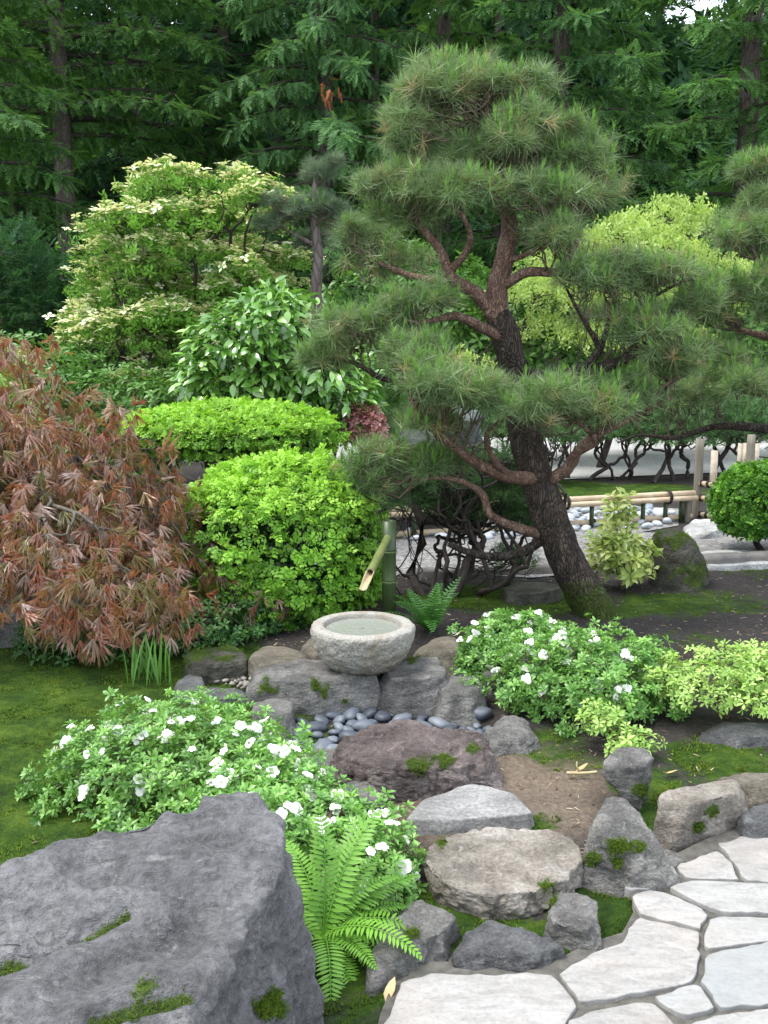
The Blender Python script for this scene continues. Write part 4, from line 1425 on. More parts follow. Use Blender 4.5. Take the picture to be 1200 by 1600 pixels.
def post(name, x, y, z0, z1, r, mat, parent, sides=14):
    V, Fs, s = limb_mesh([(x, y, z0), (x + 0.003, y, z0 + (z1 - z0) * 0.5), (x, y, z1)], [r, r * 0.98, r * 0.97], 10, sides, 0.03, 8, 3)
    V[np.arange(9 * sides, 10 * sides)] = np.array([x, y, z1 + 0.004]) + (V[np.arange(9 * sides, 10 * sides)] - np.array([x, y, z1])) * np.array([0.9, 0.9, 0.2])
    return build(name, V, Fs, mat, parent)


post('end_post', *fp(fx(1074), 0)[:2], -0.05, 0.24, 0.032, M['woodpost'], fence)
for px in (884, 1043, 960):
    s = fx(px)
    torus_tie('tie', fp(s, 0.255, 0.0), (fd[0], fd[1], 0), 0.066, M['cord'], fence, 3, 0.006, 1.0)
for px in (890, 930, 1043, 1068):
    torus_tie('tie', fp(fx(px), 0.045, 0.03), (fd[0], fd[1], 0), 0.034, M['cord'], fence, 3, 0.005)

f2 = thing('bamboo_fence', (3.12, 9.9, 0), 'three-rail bamboo fence with tall grey corner post at the right', 'fence')
post('corner_post', 3.12, 9.9, -0.05, 0.80, 0.043, M['woodpost'], f2)
q0, q1 = np.array([3.12, 9.9]), np.array([3.62, 9.1])
d2 = unit(q1 - q0)
for z in (0.37, 0.225, 0.06):
    bamboo('rail', (*(q0 + d2 * 0.02), z), (*q1, z), 0.026, M['bamboo_dry'], f2, (0.2, 0.5, 0.8))
    torus_tie('tie', (*(q0 + d2 * 0.14), z), (d2[0], d2[1], 0), 0.031, M['cord'], f2, 3, 0.005)
    torus_tie('tie', (*(q0 + d2 * 0.06), z), (d2[0], d2[1], 0), 0.031, M['cord'], f2, 2, 0.005)
bamboo('bamboo_post', (*(q0 + d2 * 0.15 + np.array([0.04, 0.03])), -0.05), (*(q0 + d2 * 0.15 + np.array([0.04, 0.03])), 0.70), 0.034, M['bamboo_stub'], f2, (0.3, 0.7))
f3 = thing('bamboo_fence', (3.9, 10.4, 0), 'far bamboo fence end with one dark and three pale posts above the globe shrub', 'fence')
for px, Y, z1, r, m, nm in ((1157, 10.5, 0.70, 0.027, 'bamboo_stub', 'bamboo_post'), (1165, 10.65, 0.69, 0.027, 'bamboo_stub', 'bamboo_post'), (1183, 10.7, 0.68, 0.026, 'bamboo_stub', 'bamboo_post')):
    x = at(px, 700, Y)[0]
    bamboo(nm, (x, Y, -0.05), (x, Y, z1), r, M[m], f3, (0.4, 0.75))
post('wooden_post', at(1173, 700, 10.4)[0], 10.4, -0.05, 0.80, 0.045, M['woodpost'], f3)
for z in (0.37, 0.2):
    bamboo('rail', (at(1150, 700, 10.45)[0], 10.44, z), (at(1260, 700, 10.45)[0], 10.9, z), 0.025, M['bamboo_dry'], f3, (0.3, 0.7))

# ------------------------------------------------------------------ plants
Z3 = np.array([0, 0, 1.0])


def mound(c, rad, n, lump=0.12, lf=2.0, zmin=-0.35, p=2.0, depth=0.25, seed=0, front=None):
    """points on a lumpy rounded body: positions and outward normals; front = share kept of the side facing away from the camera"""
    r = np.random.default_rng(seed)
    D = unit(r.normal(size=(int(n * 2.6) + 50, 3)))
    D = D[D[:, 2] > zmin]
    if front is not None:
        D = D[(D[:, 1] < 0.25) | (r.random(len(D)) < front)]
    D = D[:n]
    k = 1.0 / (np.abs(D) ** p).sum(1) ** (1.0 / p)
    rr_ = k * (1 + lump * fbm(D * lf + seed * 1.7, 3, seed)) * (1 - depth * r.random(len(D)) ** 2)
    P = np.array(c) + D * np.array(rad) * rr_[:, None]
    N = unit(np.sign(D) * np.abs(D) ** (p - 1) / np.array(rad))
    return P, N


def foliage(name, parent, T, P, D, S, mat, up=None, rnd=None, kind='stuff'):
    """one joined leaf mass from one or several templates"""
    Ts = T if isinstance(T, list) else [T]
    pick = rng.integers(len(Ts), size=len(P))
    S = np.broadcast_to(np.asarray(S, float), (len(P),)) * rng.uniform(0.8, 1.2, len(P))
    rn = rng.random(len(P)) if rnd is None else rnd
    upv = up if up is not None else Z3
    upv = np.broadcast_to(upv, P.shape) + 0.25 * rng.normal(size=P.shape)
    parts = []
    for k, t in enumerate(Ts):
        m = pick == k
        if m.any():
            parts.append(scatter(t, P[m], frames(D[m], upv[m]), S[m], rn[m]))
    V, Fc, A = merge(parts)
    o = build(name, V, Fc, mat, parent, attrs=A)
    if kind:
        tag(o, kind=kind)
    return o


def stems(name, parent, segs, mat, crook=0.08, thick=0.006):
    V, Fc, _ = seg_mesh(segs, crook, thick)
    return build(name, V, Fc, mat, parent, smooth=True)


TUFT = [needle_tuft(30, (0.2, 1.75), 0.03, s, 0.45) for s in range(6)]
CANDLE = [needle_tuft(20, (0.04, 0.42), 0.09, 20 + s, 0.7) for s in range(3)]
SMALLT = [needle_tuft(16, (0.2, 1.3), 0.06, 40 + s) for s in range(3)]
SPRAY = [spray(6, 0.9, 0.4, 0.15, 0.3, 0.06, s) for s in range(3)]
YEW = [spray_d(3, 1.0, 0.55, 0.27, 0.35, 0.07, 10 + s) for s in range(4)]
ROS = [rosette(8, 1.0, 0.44, 0.05, 0.95, s) for s in range(4)]
ROSW = [rosette(6, 1.0, 0.42, -0.1, 0.7, s + 9) for s in range(3)]
LACE = [lace_leaf(6, 0), lace_leaf(7, 1), lace_leaf(5, 2), lace_leaf(6, 3)]
LEAF = [leaf(1, 0.42, 0.14, 0.25, 0.0, 3)]
NARROW = [leaf(1, 0.26, 0.14, 0.3, 0.0, 3)]


def pad_points(c, rad, n, seed=0, zlo=-0.4):
    r = np.random.default_rng(seed)
    D = unit(r.normal(size=(n * 3, 3)))
    D = D[D[:, 2] > zlo][:n]
    lump = 1 + 0.3 * fbm(D * 2.6 + seed, 3, seed)
    P = c + D * rad * (lump * (1.08 - 0.6 * r.random(len(D)) ** 1.2))[:, None]
    N = unit(D / rad)
    return P, N


def pine(root, Y0, pads, limbs, trunkmats, needle='pine', tuft=0.11, candle=1.0, rt=0.0027, seed=0, pref='needle_pad', twig='twig', dens=1.0, tufts=None, wig=0.12, basemoss=True):
    """limbs: name -> (points px,py,dY,r ; material); pads: (px,py,rx,ry,dY,limb name,n[,depth])"""
    ends = {}
    for nm, pts, mat in limbs:
        P = np.array([at(q[0], q[1], Y0 + q[2]) for q in pts])
        R = [q[3] for q in pts]
        big = max(R) > 0.06
        n = max(16, int(len(pts) * 8)) * (2 if big else 1)
        V, Fs, s = limb_mesh(P, R, n, 16 if big else 8, 0.10 if big else 0.12, 9 if big else 16, seed)
        mo = sstep(0.55, 0.0, V[:, 2]) * 0.75 if basemoss and big else np.zeros(len(V))
        build('trunk' if 'trunk' in nm else 'limb', V, Fs, M[mat], root, attrs={'moss': mo}, smooth=True)
        ends[nm] = s[:, :3]
    for i_, pd in enumerate(pads):
        px, py, rx, ry, dY, lim, n = pd[:7]
        c = at(px, py, Y0 + dY)
        sc = (Y0 + dY) / F
        dr = pd[7] if len(pd) > 7 else 0.75 * rx * sc
        rad = np.array([rx * sc, dr, ry * sc])
        n = int(n * dens)
        # each pad is a handful of overlapping clumps
        K = max(2, int(round(n / 36)))
        Pl, Nl = [], []
        for q_ in range(K):
            off = unit(rng.normal(size=3)) * rng.random() ** 0.5
            cc = c + off * rad * np.array([0.72, 0.72, 0.62])
            f_ = rng.uniform(0.3, 0.5) if n > 100 else rng.uniform(0.5, 0.8)
            Pq, Nq = pad_points(cc, rad * np.array([f_, f_, f_ * 1.25]), int(n / K), seed * 31 + i_ * 7 + q_, -0.25)
            Pl.append(Pq); Nl.append(Nq)
        P, N = np.concatenate(Pl), np.concatenate(Nl)
        N = unit(N + unit((P - c) / rad) * 0.6)
        n = len(P)
        d = unit(0.42 * Z3 + 0.8 * N + 0.5 * rng.normal(size=P.shape))
        sk = np.concatenate([ends[l_] for l_ in lim.split('+')])
        segs = []
        # attach groups of shoots to the limb's outer half
        a = np.concatenate([ends[l_][int(len(ends[l_]) * 0.3):] for l_ in lim.split('+')])
        base_pts = P - d * tuft * 0.4
        dist = np.linalg.norm((base_pts[:, None, :] - a[None]) * np.array([1, 1, 0.45]), axis=2)
        dist = dist + 0.10 * rng.random(dist.shape) + 0.25 * np.maximum(0, a[None, :, 2] - base_pts[:, None, 2] + 0.03)
        q = np.argmin(dist, axis=1)
        q = (q // 2) * 2
        for g in np.unique(q):
            sel = np.where(q == g)[0]
            for s_ in range(0, len(sel), 26):
                fan(a[g] + rng.normal(size=3) * 0.006, base_pts[sel[s_:s_ + 26]], segs, rt, 0.34, wig, 0.05)
        o = foliage(pref, root, tufts or TUFT, P, d, tuft, M[needle])
        V, Fc, _ = seg_mesh(segs, 0.10, 0.009)
        tw = build('twigs', V, Fc, M[twig], o, loc=world_loc(o), smooth=True)
        tag(tw, kind='stuff')
        top = (N[:, 2] > 0.0) & (rng.random(len(P)) < candle * sstep(-0.4, 0.4, noise(P * 3.2, 5)) * 1.5)
        if top.any():
            dd = unit(d[top] * 0.35 + Z3 + 0.15 * rng.normal(size=(top.sum(), 3)))
            cd = foliage('candles', o, CANDLE, P[top] + dd * tuft * 0.25, dd, tuft * 0.46, M['candle'])


mp = thing('pine_tree', at(930, 965, 6.3) * np.array([1, 1, 0]), 'leaning layered pine with a dark scaly trunk in the middle of the garden', 'pine tree')
PADS = [
    (742, 138, 128, 62, 0.0, 'trunk_up', 330), (652, 200, 88, 60, -0.05, 'trunk_up', 200), (800, 205, 92, 58, -0.2, 'trunk_up', 210), (895, 215, 76, 52, 0.1, 'l_top', 170),
    (612, 292, 76, 48, -0.1, 'l_left', 170), (708, 292, 100, 46, -0.3, 'l_left+l_left2', 240), (830, 300, 104, 52, -0.25, 'l_r1+l_r1b', 240), (922, 290, 58, 56, 0.0, 'l_r1+l_top', 120),
    (620, 395, 74, 50, 0.35, 'l_leftb', 110), (572, 375, 45, 45, 0.4, 'l_leftb', 70),
    (560, 515, 112, 50, 0.0, 'l_k', 230), (655, 490, 70, 42, -0.2, 'l_stub', 110), (498, 560, 60, 34, 0.1, 'l_k', 80),
    (700, 598, 128, 58, -0.55, 'l_w1', 300), (828, 612, 118, 54, -0.55, 'l_rw', 270), (640, 560, 72, 36, -0.3, 'l_w1', 100), (930, 625, 70, 46, -0.3, 'l_rw', 120),
    (900, 440, 74, 46, -0.1, 'l_r2b+l_r2d', 120), (990, 430, 104, 56, 0.0, 'l_r2+l_r2b+l_r2c+l_r2d', 240), (1082, 450, 62, 50, 0.1, 'l_r2+l_r2c', 130), (1000, 500, 112, 40, 0.15, 'l_r2+l_r2c', 150),
    (1040, 575, 85, 52, 0.15, 'l_r3', 140), (965, 610, 76, 44, 0.05, 'l_r3', 110),
    (680, 665, 84, 26, -0.25, 'l_w1', 110), (745, 225, 130, 60, 0.1, 'trunk_up', 240), (650, 340, 80, 40, -0.05, 'l_left', 130), (860, 365, 70, 42, -0.1, 'l_r1', 110), (745, 170, 120, 80, 0.15, 'trunk_up', 200), (690, 250, 110, 50, 0.0, 'trunk_up', 170), (850, 245, 100, 45, 0.0, 'l_top', 150), (1035, 535, 95, 45, 0.0, 'l_r2', 120),
    (600, 722, 104, 46, -0.2, 'l_w2', 200), (705, 722, 80, 44, -0.15, 'l_w2', 140), (555, 762, 56, 28, -0.2, 'l_w2', 70),
]
LIMBS = [
    ('trunk', [(946, 990, 0, .165), (918, 935, 0, .128), (884, 872, 0, .116), (853, 790, 0, .108), (833, 728, 0, .105), (815, 660, .05, .095), (804, 595, .08, .084), (797, 550, .08, .088), (786, 512, .06, .088), (776, 488, .05, .074)], 'pinebark'),
    ('trunk_up', [(778, 494, .05, .07), (776, 455, .05, .066), (786, 415, .05, .062), (796, 360, .05, .054), (786, 310, .05, .045), (768, 255, .05, .034), (755, 185, .05, .018)], 'pinebark_up'),
    ('l_left', [(780, 505, .04, .05), (748, 462, -.02, .046), (706, 434, -.05, .036), (690, 395, -.1, .028), (655, 350, -.12, .022), (622, 312, -.12, .014)], 'pinebark_up'),
    ('l_left2', [(700, 425, -.06, .026), (725, 400, -.12, .022), (735, 370, -.2, .018), (720, 330, -.3, .012)], 'pinebark_up'),
    ('l_leftb', [(748, 464, .02, .03), (700, 442, .15, .024), (640, 430, .25, .02), (590, 410, .3, .012)], 'pinebark_up'),
    ('l_stub', [(784, 528, .03, .036), (742, 506, -.06, .032), (712, 494, -.1, .026), (680, 500, -.14, .016), (650, 505, -.15, .01)], 'pinebark_up'),
    ('l_r1', [(788, 445, .03, .034), (825, 425, -.06, .03), (872, 425, -.1, .026), (890, 400, -.12, .022), (906, 358, -.1, .016), (890, 315, -.12, .01)], 'pinebark_up'),
    ('l_r1b', [(792, 410, .03, .02), (840, 388, -.1, .016), (858, 365, -.15, .012), (850, 335, -.2, .008)], 'pinebark_up'),
    ('l_top', [(776, 280, .05, .022), (830, 262, .06, .018), (880, 245, .08, .01)], 'pinebark_up'),
    ('l_r2', [(822, 588, .1, .05), (870, 590, .15, .046), (910, 580, .1, .044), (950, 572, .06, .036), (990, 552, .05, .026), (1040, 515, .05, .018), (1060, 470, .08, .01)], 'pinebark'),
    ('l_r2b', [(910, 580, .1, .03), (935, 550, 0.0, .022), (948, 515, -.05, .016), (960, 470, -.05, .01)], 'pinebark'),
    ('l_r2c', [(985, 553, .05, .024), (1000, 510, .02, .018), (1015, 470, 0, .013), (1065, 440, .05, .007)], 'pinebark'),
    ('l_r2d', [(938, 545, 0.0, .02), (915, 505, -.05, .015), (895, 470, -.08, .010), (880, 440, -.1, .006)], 'pinebark'),
    ('l_r3', [(845, 756, 0.0, .04), (890, 728, .1, .034), (915, 690, .15, .026), (985, 655, .16, .02), (1050, 620, .16, .012)], 'pinebark_up'),
    ('l_rw', [(845, 756, -.02, .045), (884, 735, -.06, .038), (902, 706, -.12, .03), (930, 690, -.2, .018), (900, 655, -.35, .01)], 'pinebark_up'),
    ('l_w1', [(842, 748, -.05, .046), (795, 745, -.15, .042), (742, 722, -.28, .034), (706, 694, -.38, .026), (665, 660, -.45, .016), (640, 620, -.45, .01)], 'pinebark_up'),
    ('l_w1b', [(795, 745, -.15, .028), (770, 715, -.3, .02), (760, 680, -.42, .014), (790, 650, -.5, .009)], 'pinebark_up'),
    ('l_w2', [(848, 836, 0, .034), (800, 822, -.1, .03), (765, 803, -.18, .026), (752, 770, -.2, .022), (705, 748, -.22, .016), (640, 750, -.22, .010)], 'pinebark_up'),
    ('l_w3', [(852, 842, .02, .034), (805, 866, -.02, .03), (750, 868, .05, .026), (700, 850, .1, .018)], 'pinebark'),
    ('l_k', [(808, 605, .08, .034), (745, 598, .12, .028), (670, 600, .08, .024), (600, 592, .03, .018), (545, 565, 0, .012), (480, 580, .05, .006)], 'pinebark'),
]
pine(mp, 6.3, PADS, LIMBS, None, seed=1, dens=0.78, tuft=0.125)

p2_ = thing('pine_tree', at(1290, 950, 7.3) * np.array([1, 1, 0]), 'spreading pine reaching into the picture from the right edge', 'pine tree')
pine(p2_, 7.3, [(1160, 278, 62, 42, 0, 'trunk_up', 110), (1225, 340, 80, 60, -.1, 'trunk_up', 150), (1150, 375, 78, 56, -.1, 'l_1', 150), (1120, 478, 76, 56, 0, 'l_2', 150), (1210, 470, 85, 70, -.2, 'l_1', 170),
                (1105, 565, 90, 46, 0, 'l_3', 130), (1190, 600, 100, 46, -.2, 'l_3', 160), (1060, 620, 78, 36, 0.1, 'l_4', 90)],
     [('trunk', [(1300, 960, 0, .14), (1285, 850, 0, .12), (1290, 700, 0, .11), (1270, 560, 0, .095), (1275, 450, 0, .08)], 'pinebark'), ('trunk_up', [(1275, 455, 0, .075), (1250, 380, 0, .06), (1235, 310, 0, .04), (1190, 290, 0, .02)], 'pinebark_up'),
      ('l_1', [(1272, 450, 0, .04), (1215, 425, -.1, .03), (1180, 405, -.15, .018)], 'pinebark_up'), ('l_2', [(1272, 560, 0, .045), (1210, 530, 0, .032), (1150, 515, 0, .018)], 'pinebark_up'),
      ('l_3', [(1280, 640, 0, .04), (1210, 620, -.1, .03), (1140, 605, -.1, .016)], 'pinebark'), ('l_4', [(1287, 690, 0, .05), (1210, 672, -.05, .036), (1150, 666, -.05, .03), (1110, 668, 0, .024), (1055, 684, .05, .018), (1000, 680, .1, .010), (965, 692, .1, .005)], 'pinebark')], None, seed=2, dens=1.0, tuft=0.125)

p3_ = thing('pine_tree', at(496, 600, 11.0) * np.array([1, 1, 0]), 'small cloud-pruned grey-green pine behind the camellia', 'pine tree')
pine(p3_, 11.0, [(494, 258, 44, 26, 0, 'trunk', 150), (462, 318, 54, 28, -.1, 'trunk', 150), (525, 326, 50, 30, 0, 'trunk', 150), (440, 345, 36, 18, 0, 'l_a', 80), (515, 375, 46, 20, .1, 'trunk', 90)],
     [('trunk', [(496, 600, 0, .08), (494, 455, 0, .062), (497, 400, 0, .055), (490, 330, 0, .042), (494, 270, 0, .02)], 'firbark'), ('l_a', [(496, 385, 0, .03), (470, 372, -.05, .02), (445, 358, -.05, .01)], 'firbark')], None, needle='bluepine', tuft=0.12, candle=0.12, seed=3)

# low twisted pines
def wavy_stems(name, parent, segs, mat, crook, m=6, sides=5):
    """sinuous stems: each fork is its own wandering curve"""
    A = np.array([s[0] for s in segs]); B = np.array([s[1] for s in segs])
    Ra = np.array([s[2] for s in segs]); Rb = np.array([s[3] for s in segs])
    t = np.linspace(0, 1, m)[None, :, None]
    L = np.linalg.norm(B - A, axis=1)[:, None, None]
    C = A[:, None] * (1 - t) + B[:, None] * t
    for fq, am in ((1, 1.0), (2, 0.7), (3, 0.45)):
        C = C + rng.normal(size=(len(A), 1, 3)) * crook * am * L * np.sin(fq * PI * t)
    Rr = Ra[:, None] * (1 - t[..., 0]) + Rb[:, None] * t[..., 0]
    V, Fq = tubes(C, Rr, sides)
    return build(name, V, Fq, mat, parent, smooth=True)


def low_pine(label, bases, pads, Y0, seed, group=None, needle='mugo', tuft=0.08, rt=0.0034, wig=0.22, crook=0.075, stemshare=0.5, stemmat='darktwig', tufts=None):
    b0 = np.mean(bases, 0)
    root = thing('dwarf_pine', (b0[0], b0[1], float(gz(b0[0], b0[1]))), label, 'dwarf pine', group)
    for i_, (px, py, rx, ry, dY, n) in enumerate(pads):
        c = at(px, py, Y0 + dY)
        sc = (Y0 + dY) / F
        rad = np.array([rx * sc, 0.8 * rx * sc, ry * sc])
        P, N = pad_points(c, rad, n, seed * 17 + i_, -0.3)
        d = unit(0.6 * Z3 + 0.9 * N + 0.35 * rng.normal(size=P.shape))
        segs = []
        b = np.array(bases[i_ % len(bases)])
        sub = P[rng.random(n) < stemshare]
        fan(b, sub - np.array([0, 0, 0.03]), segs, rt, 0.36, wig, -0.02)
        wavy_stems('stems', root, segs, M[stemmat], crook)
        foliage('needle_pad', root, tufts or TUFT, P, d, tuft, M[needle])
    return root


def gp(px, py):
    q = on(px, py)
    return np.array([q[0], q[1], float(gz(q[0], q[1])) - 0.02])


low_pine('low dwarf pine with a tangle of dark bare stems behind the bamboo post', [gp(700, 938), gp(660, 932), gp(745, 930), gp(790, 925)],
         [(690, 745, 90, 44, 0.0, 300), (775, 755, 66, 60, 0.1, 480), (640, 770, 66, 34, 0.1, 180), (812, 810, 40, 44, 0.1, 240), (735, 795, 66, 34, 0.2, 240), (800, 875, 40, 26, 0.2, 70), (660, 790, 60, 26, 0.0, 90)], 7.0, 5, tuft=0.085)
for i_, (px, Y, w, h) in enumerate([(560, 13.4, 90, 40), (700, 13.2, 95, 42), (840, 12.4, 70, 30), (930, 12.8, 80, 36), (1030, 12.6, 80, 46), (1110, 13.0, 75, 48), (1200, 12.7, 90, 50)]):
    lab = ['dwarf pine leftmost in the row behind the grey standing rock', 'dwarf pine hidden behind the main trunk left of the fence', 'first dwarf pine right of the leaning trunk with bare curved legs', 'wide dwarf pine with bare legs over the white gravel behind the fence',
           'tall dwarf pine behind the fence corner post', 'dense dwarf pine behind the far pale posts', 'dwarf pine behind the globe shrub at the right edge'][i_]
    yb = on(px, 760)
    bs = [np.array([at(px + o_, 750, Y)[0], Y + rng.normal() * 0.1, 0.0]) for o_ in (-40, -10, 25)]
    cy = 674 if i_ > 1 else 660
    low_pine(lab, bs, [(px - 35, cy, w * 0.6, h, 0, 150), (px + 30, cy + 8, w * 0.65, h * 0.9, -0.1, 150), (px, cy - 25, w * 0.7, h * 0.8, 0.2, 120)], Y, 20 + i_, 'dwarf pines in the row behind the fence', tuft=0.12, rt=0.0062, wig=0.16, crook=0.05, stemshare=0.3, tufts=SMALLT, needle='mugo')
# ------------------------------------------------------------------ shrubs
def trunk_fan(root_obj, base, pts, rt, mat, name='branches', wig=0.12, crook=0.1, k=0.42, sag=-0.02):
    segs = []
    fan(base, pts, segs, rt, k, wig, sag)
    return stems(name, root_obj, segs, mat, crook)


def yew(label, base, c, rad, n, size, seed, p=2.6, lump=0.1, topshare=0.8, mats=('yew', 'yewtop'), zmin=-0.8, name='yew_shrub', cat='shrub', inner=0.35, droop=0.35, tier=0.09, sidekeep=0.6):
    root = thing(name, (base[0], base[1], float(gz(base[0], base[1]))), label, cat)
    P, N = mound(c, rad, n, lump, 3.2, zmin, p, 0.14, seed, 0.35)
    # side growth hangs in ragged layers with dark gaps between
    side = N[:, 2] < 0.45
    lay = tier * np.round((P[:, 2] + 0.04 * noise(P * np.array([3.0, 3, 1.2]), seed)) / tier + 0.5 * noise(P * np.array([2.0, 2, 0.2]) + 7, seed))
    P[:, 2] = np.where(side, P[:, 2] * 0.35 + 0.65 * lay, P[:, 2])
    keep = ~side | (rng.random(len(P)) < sidekeep * (0.45 + 0.55 * sstep(-0.15, 0.25, noise(P * 5.5, seed + 2))))
    P, N = P[keep], N[keep]
    P[:, 2] = np.maximum(P[:, 2], gz(P[:, 0], P[:, 1]) + 0.03)
    d = unit(N * 0.5 + np.array([0, 0, -droop]) * (1 - np.clip(N[:, 2:3], 0, 1)) + 0.5 * rng.normal(size=P.shape))
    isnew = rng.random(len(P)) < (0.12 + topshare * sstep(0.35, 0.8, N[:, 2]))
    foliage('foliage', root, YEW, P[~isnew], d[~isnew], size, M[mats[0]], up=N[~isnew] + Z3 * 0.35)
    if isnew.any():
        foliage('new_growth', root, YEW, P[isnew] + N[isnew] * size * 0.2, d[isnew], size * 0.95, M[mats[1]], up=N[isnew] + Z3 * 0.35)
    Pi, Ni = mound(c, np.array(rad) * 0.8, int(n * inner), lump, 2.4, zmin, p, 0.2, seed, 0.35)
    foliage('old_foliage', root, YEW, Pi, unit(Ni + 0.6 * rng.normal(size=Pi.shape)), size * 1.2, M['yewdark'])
    trunk_fan(root, np.array([base[0], base[1], float(gz(base[0], base[1])) - 0.03]), Pi[rng.random(len(Pi)) < 0.12], 0.003, M['darktwig'])
    return root


yew('clipped lime-tipped yew with dense fan sprays left of the water bowl', (-0.62, 6.25), (-0.64, 6.3, 0.46), (0.64, 0.6, 0.55), 8200, 0.066, 3, 2.3, 0.15, zmin=-0.85)
yew('flat-topped spreading lime yew behind the front clipped yew', (-1.3, 8.4), (-1.28, 8.4, 1.0), (0.9, 0.75, 0.24), 6400, 0.062, 4, 2.0, 0.12, 0.75, zmin=-0.5)
yew('round clipped green globe shrub at the right edge', (3.2, 8.3), (3.2, 8.3, 0.42), (0.44, 0.42, 0.33), 5200, 0.055, 6, 2.1, 0.07, 0.2, mats=('globe', 'yew'), name='globe_shrub', zmin=-0.7, droop=0.1, sidekeep=1.3, tier=0.05)


def bush(label, base, blobs, n, T, size, mat, seed, twig='twig', lump=0.15, name='bush', cat='shrub', upw=0.5, leafname='leaves', zmin=-0.3, depth=0.35, jit=0.4, rt=0.0018, front=0.5, group=None, nstem=0.1, inner=True):
    root = thing(name, (base[0], base[1], float(gz(base[0], base[1]))), label, cat, group)
    Ps, Ns = [], []
    tot = sum(b[1][0] * b[1][2] for b in blobs)
    for i_, (c, rad) in enumerate(blobs):
        m = int(n * rad[0] * rad[2] / tot)
        P, N = mound(c, rad, m, lump, 2.6, zmin, 2.2, depth, seed + i_, front)
        Ps.append(P); Ns.append(N)
    P, N = np.concatenate(Ps), np.concatenate(Ns)
    P[:, 2] = np.maximum(P[:, 2], gz(P[:, 0], P[:, 1]) + 0.02)
    d = unit(N * (1 - upw) + Z3 * upw + jit * rng.normal(size=P.shape))
    foliage(leafname, root, T, P, d, size, M[mat])
    b = np.array([base[0], base[1], float(gz(base[0], base[1])) - 0.02])
    sel = rng.random(len(P)) < nstem
    if sel.sum() > 3:
        trunk_fan(root, b, P[sel], rt, M[twig])
    return root, P, N


def flower_mesh(seed):
    r = np.random.default_rng(seed)
    it = []
    pet = petal(1, 0.95)
    for k in range(5):
        a = 2 * PI * k / 5 + r.normal() * 0.08
        el = 0.35 + 0.25 * r.normal()
        it.append((pet, rot((math.cos(a) * math.cos(el), math.sin(el), math.sin(a) * math.cos(el)), (0, 1, 0)), (0, 0, 0), 0.95 + 0.1 * r.normal()))
    V, Fc, tip = compose(it)
    me = new_mesh('flower', V[:, [0, 2, 1]] * np.array([1, -1, 1]), Fc[:, ::-1], {'rnd': np.full(len(V), r.random()), 'tip': tip}, True)
    me.materials.append(M['petal'])
    return me


FLOW = [flower_mesh(k) for k in range(5)]


def put(name, me, parent, P, D, s, spin=None):
    o = bpy.data.objects.new(name, me)
    COL.objects.link(o)
    o.parent = parent
    o.location = Vector(P) - world_loc(parent)
    q = Vector(D).to_track_quat('Z', 'Y')
    o.rotation_mode = 'QUATERNION'
    from mathutils import Quaternion
    o.rotation_quaternion = q @ Quaternion((0, 0, 1), rng.random() * 6.28)
    o.scale = (s, s, s)
    return o


def flowers(root, P, N, n, size, seed, mind=0.07, bunch=0.5):
    r = np.random.default_rng(seed)
    ok = np.where((N[:, 2] > 0.05) & (N[:, 1] < 0.5))[0]
    r.shuffle(ok)
    got = []
    for k in ok:
        if len(got) >= n:
            break
        if all(np.linalg.norm(P[k] - q) > mind for q in got) and (np.linalg.norm(P - P[k], axis=1) < 0.06).sum() > 6:
            got.append(P[k])
            d = unit(N[k] * 0.7 + np.array([0, -0.5, 0.3]) + 0.3 * r.normal(size=3))
            p0 = P[k] + N[k] * size * 0.55
            put('flower', FLOW[r.integers(5)], root, p0, d, size * r.uniform(0.6, 1.15))
            for _ in range(int(r.integers(0, 3))):
                p1 = p0 + r.normal(size=3) * size * 0.9
                put('flower', FLOW[r.integers(5)], root, p1, unit(d + 0.5 * r.normal(size=3)), size * r.uniform(0.55, 1.0))


az, P, N = bush('white-flowered azalea mound between the big boulder and the mossy lawn', (-0.72, 3.7), [((-0.83, 3.78, 0.06), (0.47, 0.48, 0.26)), ((-0.42, 3.45, 0.08), (0.22, 0.28, 0.22)), ((-0.08, 3.1, 0.03), (0.2, 0.32, 0.18)), ((-0.28, 3.3, 0.03), (0.2, 0.25, 0.2)), ((-0.45, 3.1, 0.04), (0.3, 0.3, 0.24))], 3900, ROS, 0.033, 'azalea', 30, name='azalea_bush', cat='azalea', lump=0.3, depth=0.5)
flowers(az, P, N, 110, 0.026, 1)
az2, P, N = bush('white-flowered azalea mound to the right of the water bowl', (0.94, 4.75), [((0.97, 4.72, 0.1), (0.43, 0.4, 0.26)), ((0.74, 5.4, 0.06), (0.32, 0.28, 0.2)), ((0.50, 4.95, 0.1), (0.13, 0.13, 0.16))], 3300, ROS, 0.033, 'azalea', 36, name='azalea_bush', cat='azalea', lump=0.34, depth=0.5)
flowers(az2, P, N, 65, 0.026, 2)
bush('low golden shrub with airy yellow-green leaves at the right edge', (1.6, 4.5), [((1.58, 4.5, 0.18), (0.34, 0.3, 0.15)), ((1.9, 4.5, 0.2), (0.34, 0.3, 0.16)), ((1.36, 4.55, 0.16), (0.14, 0.16, 0.1))], 1150, ROSW, 0.034, 'gold', 40, name='golden_shrub', lump=0.25, depth=0.6, zmin=-0.4, nstem=0.25)
bush('small golden seedling behind the square-cut stone', (0.98, 4.08), [((0.93, 4.12, 0.14), (0.08, 0.07, 0.09)), ((1.05, 4.05, 0.07), (0.12, 0.09, 0.06))], 130, ROSW, 0.036, 'gold', 42, name='golden_shrub', lump=0.3, depth=0.6, zmin=-0.4, nstem=0.5)
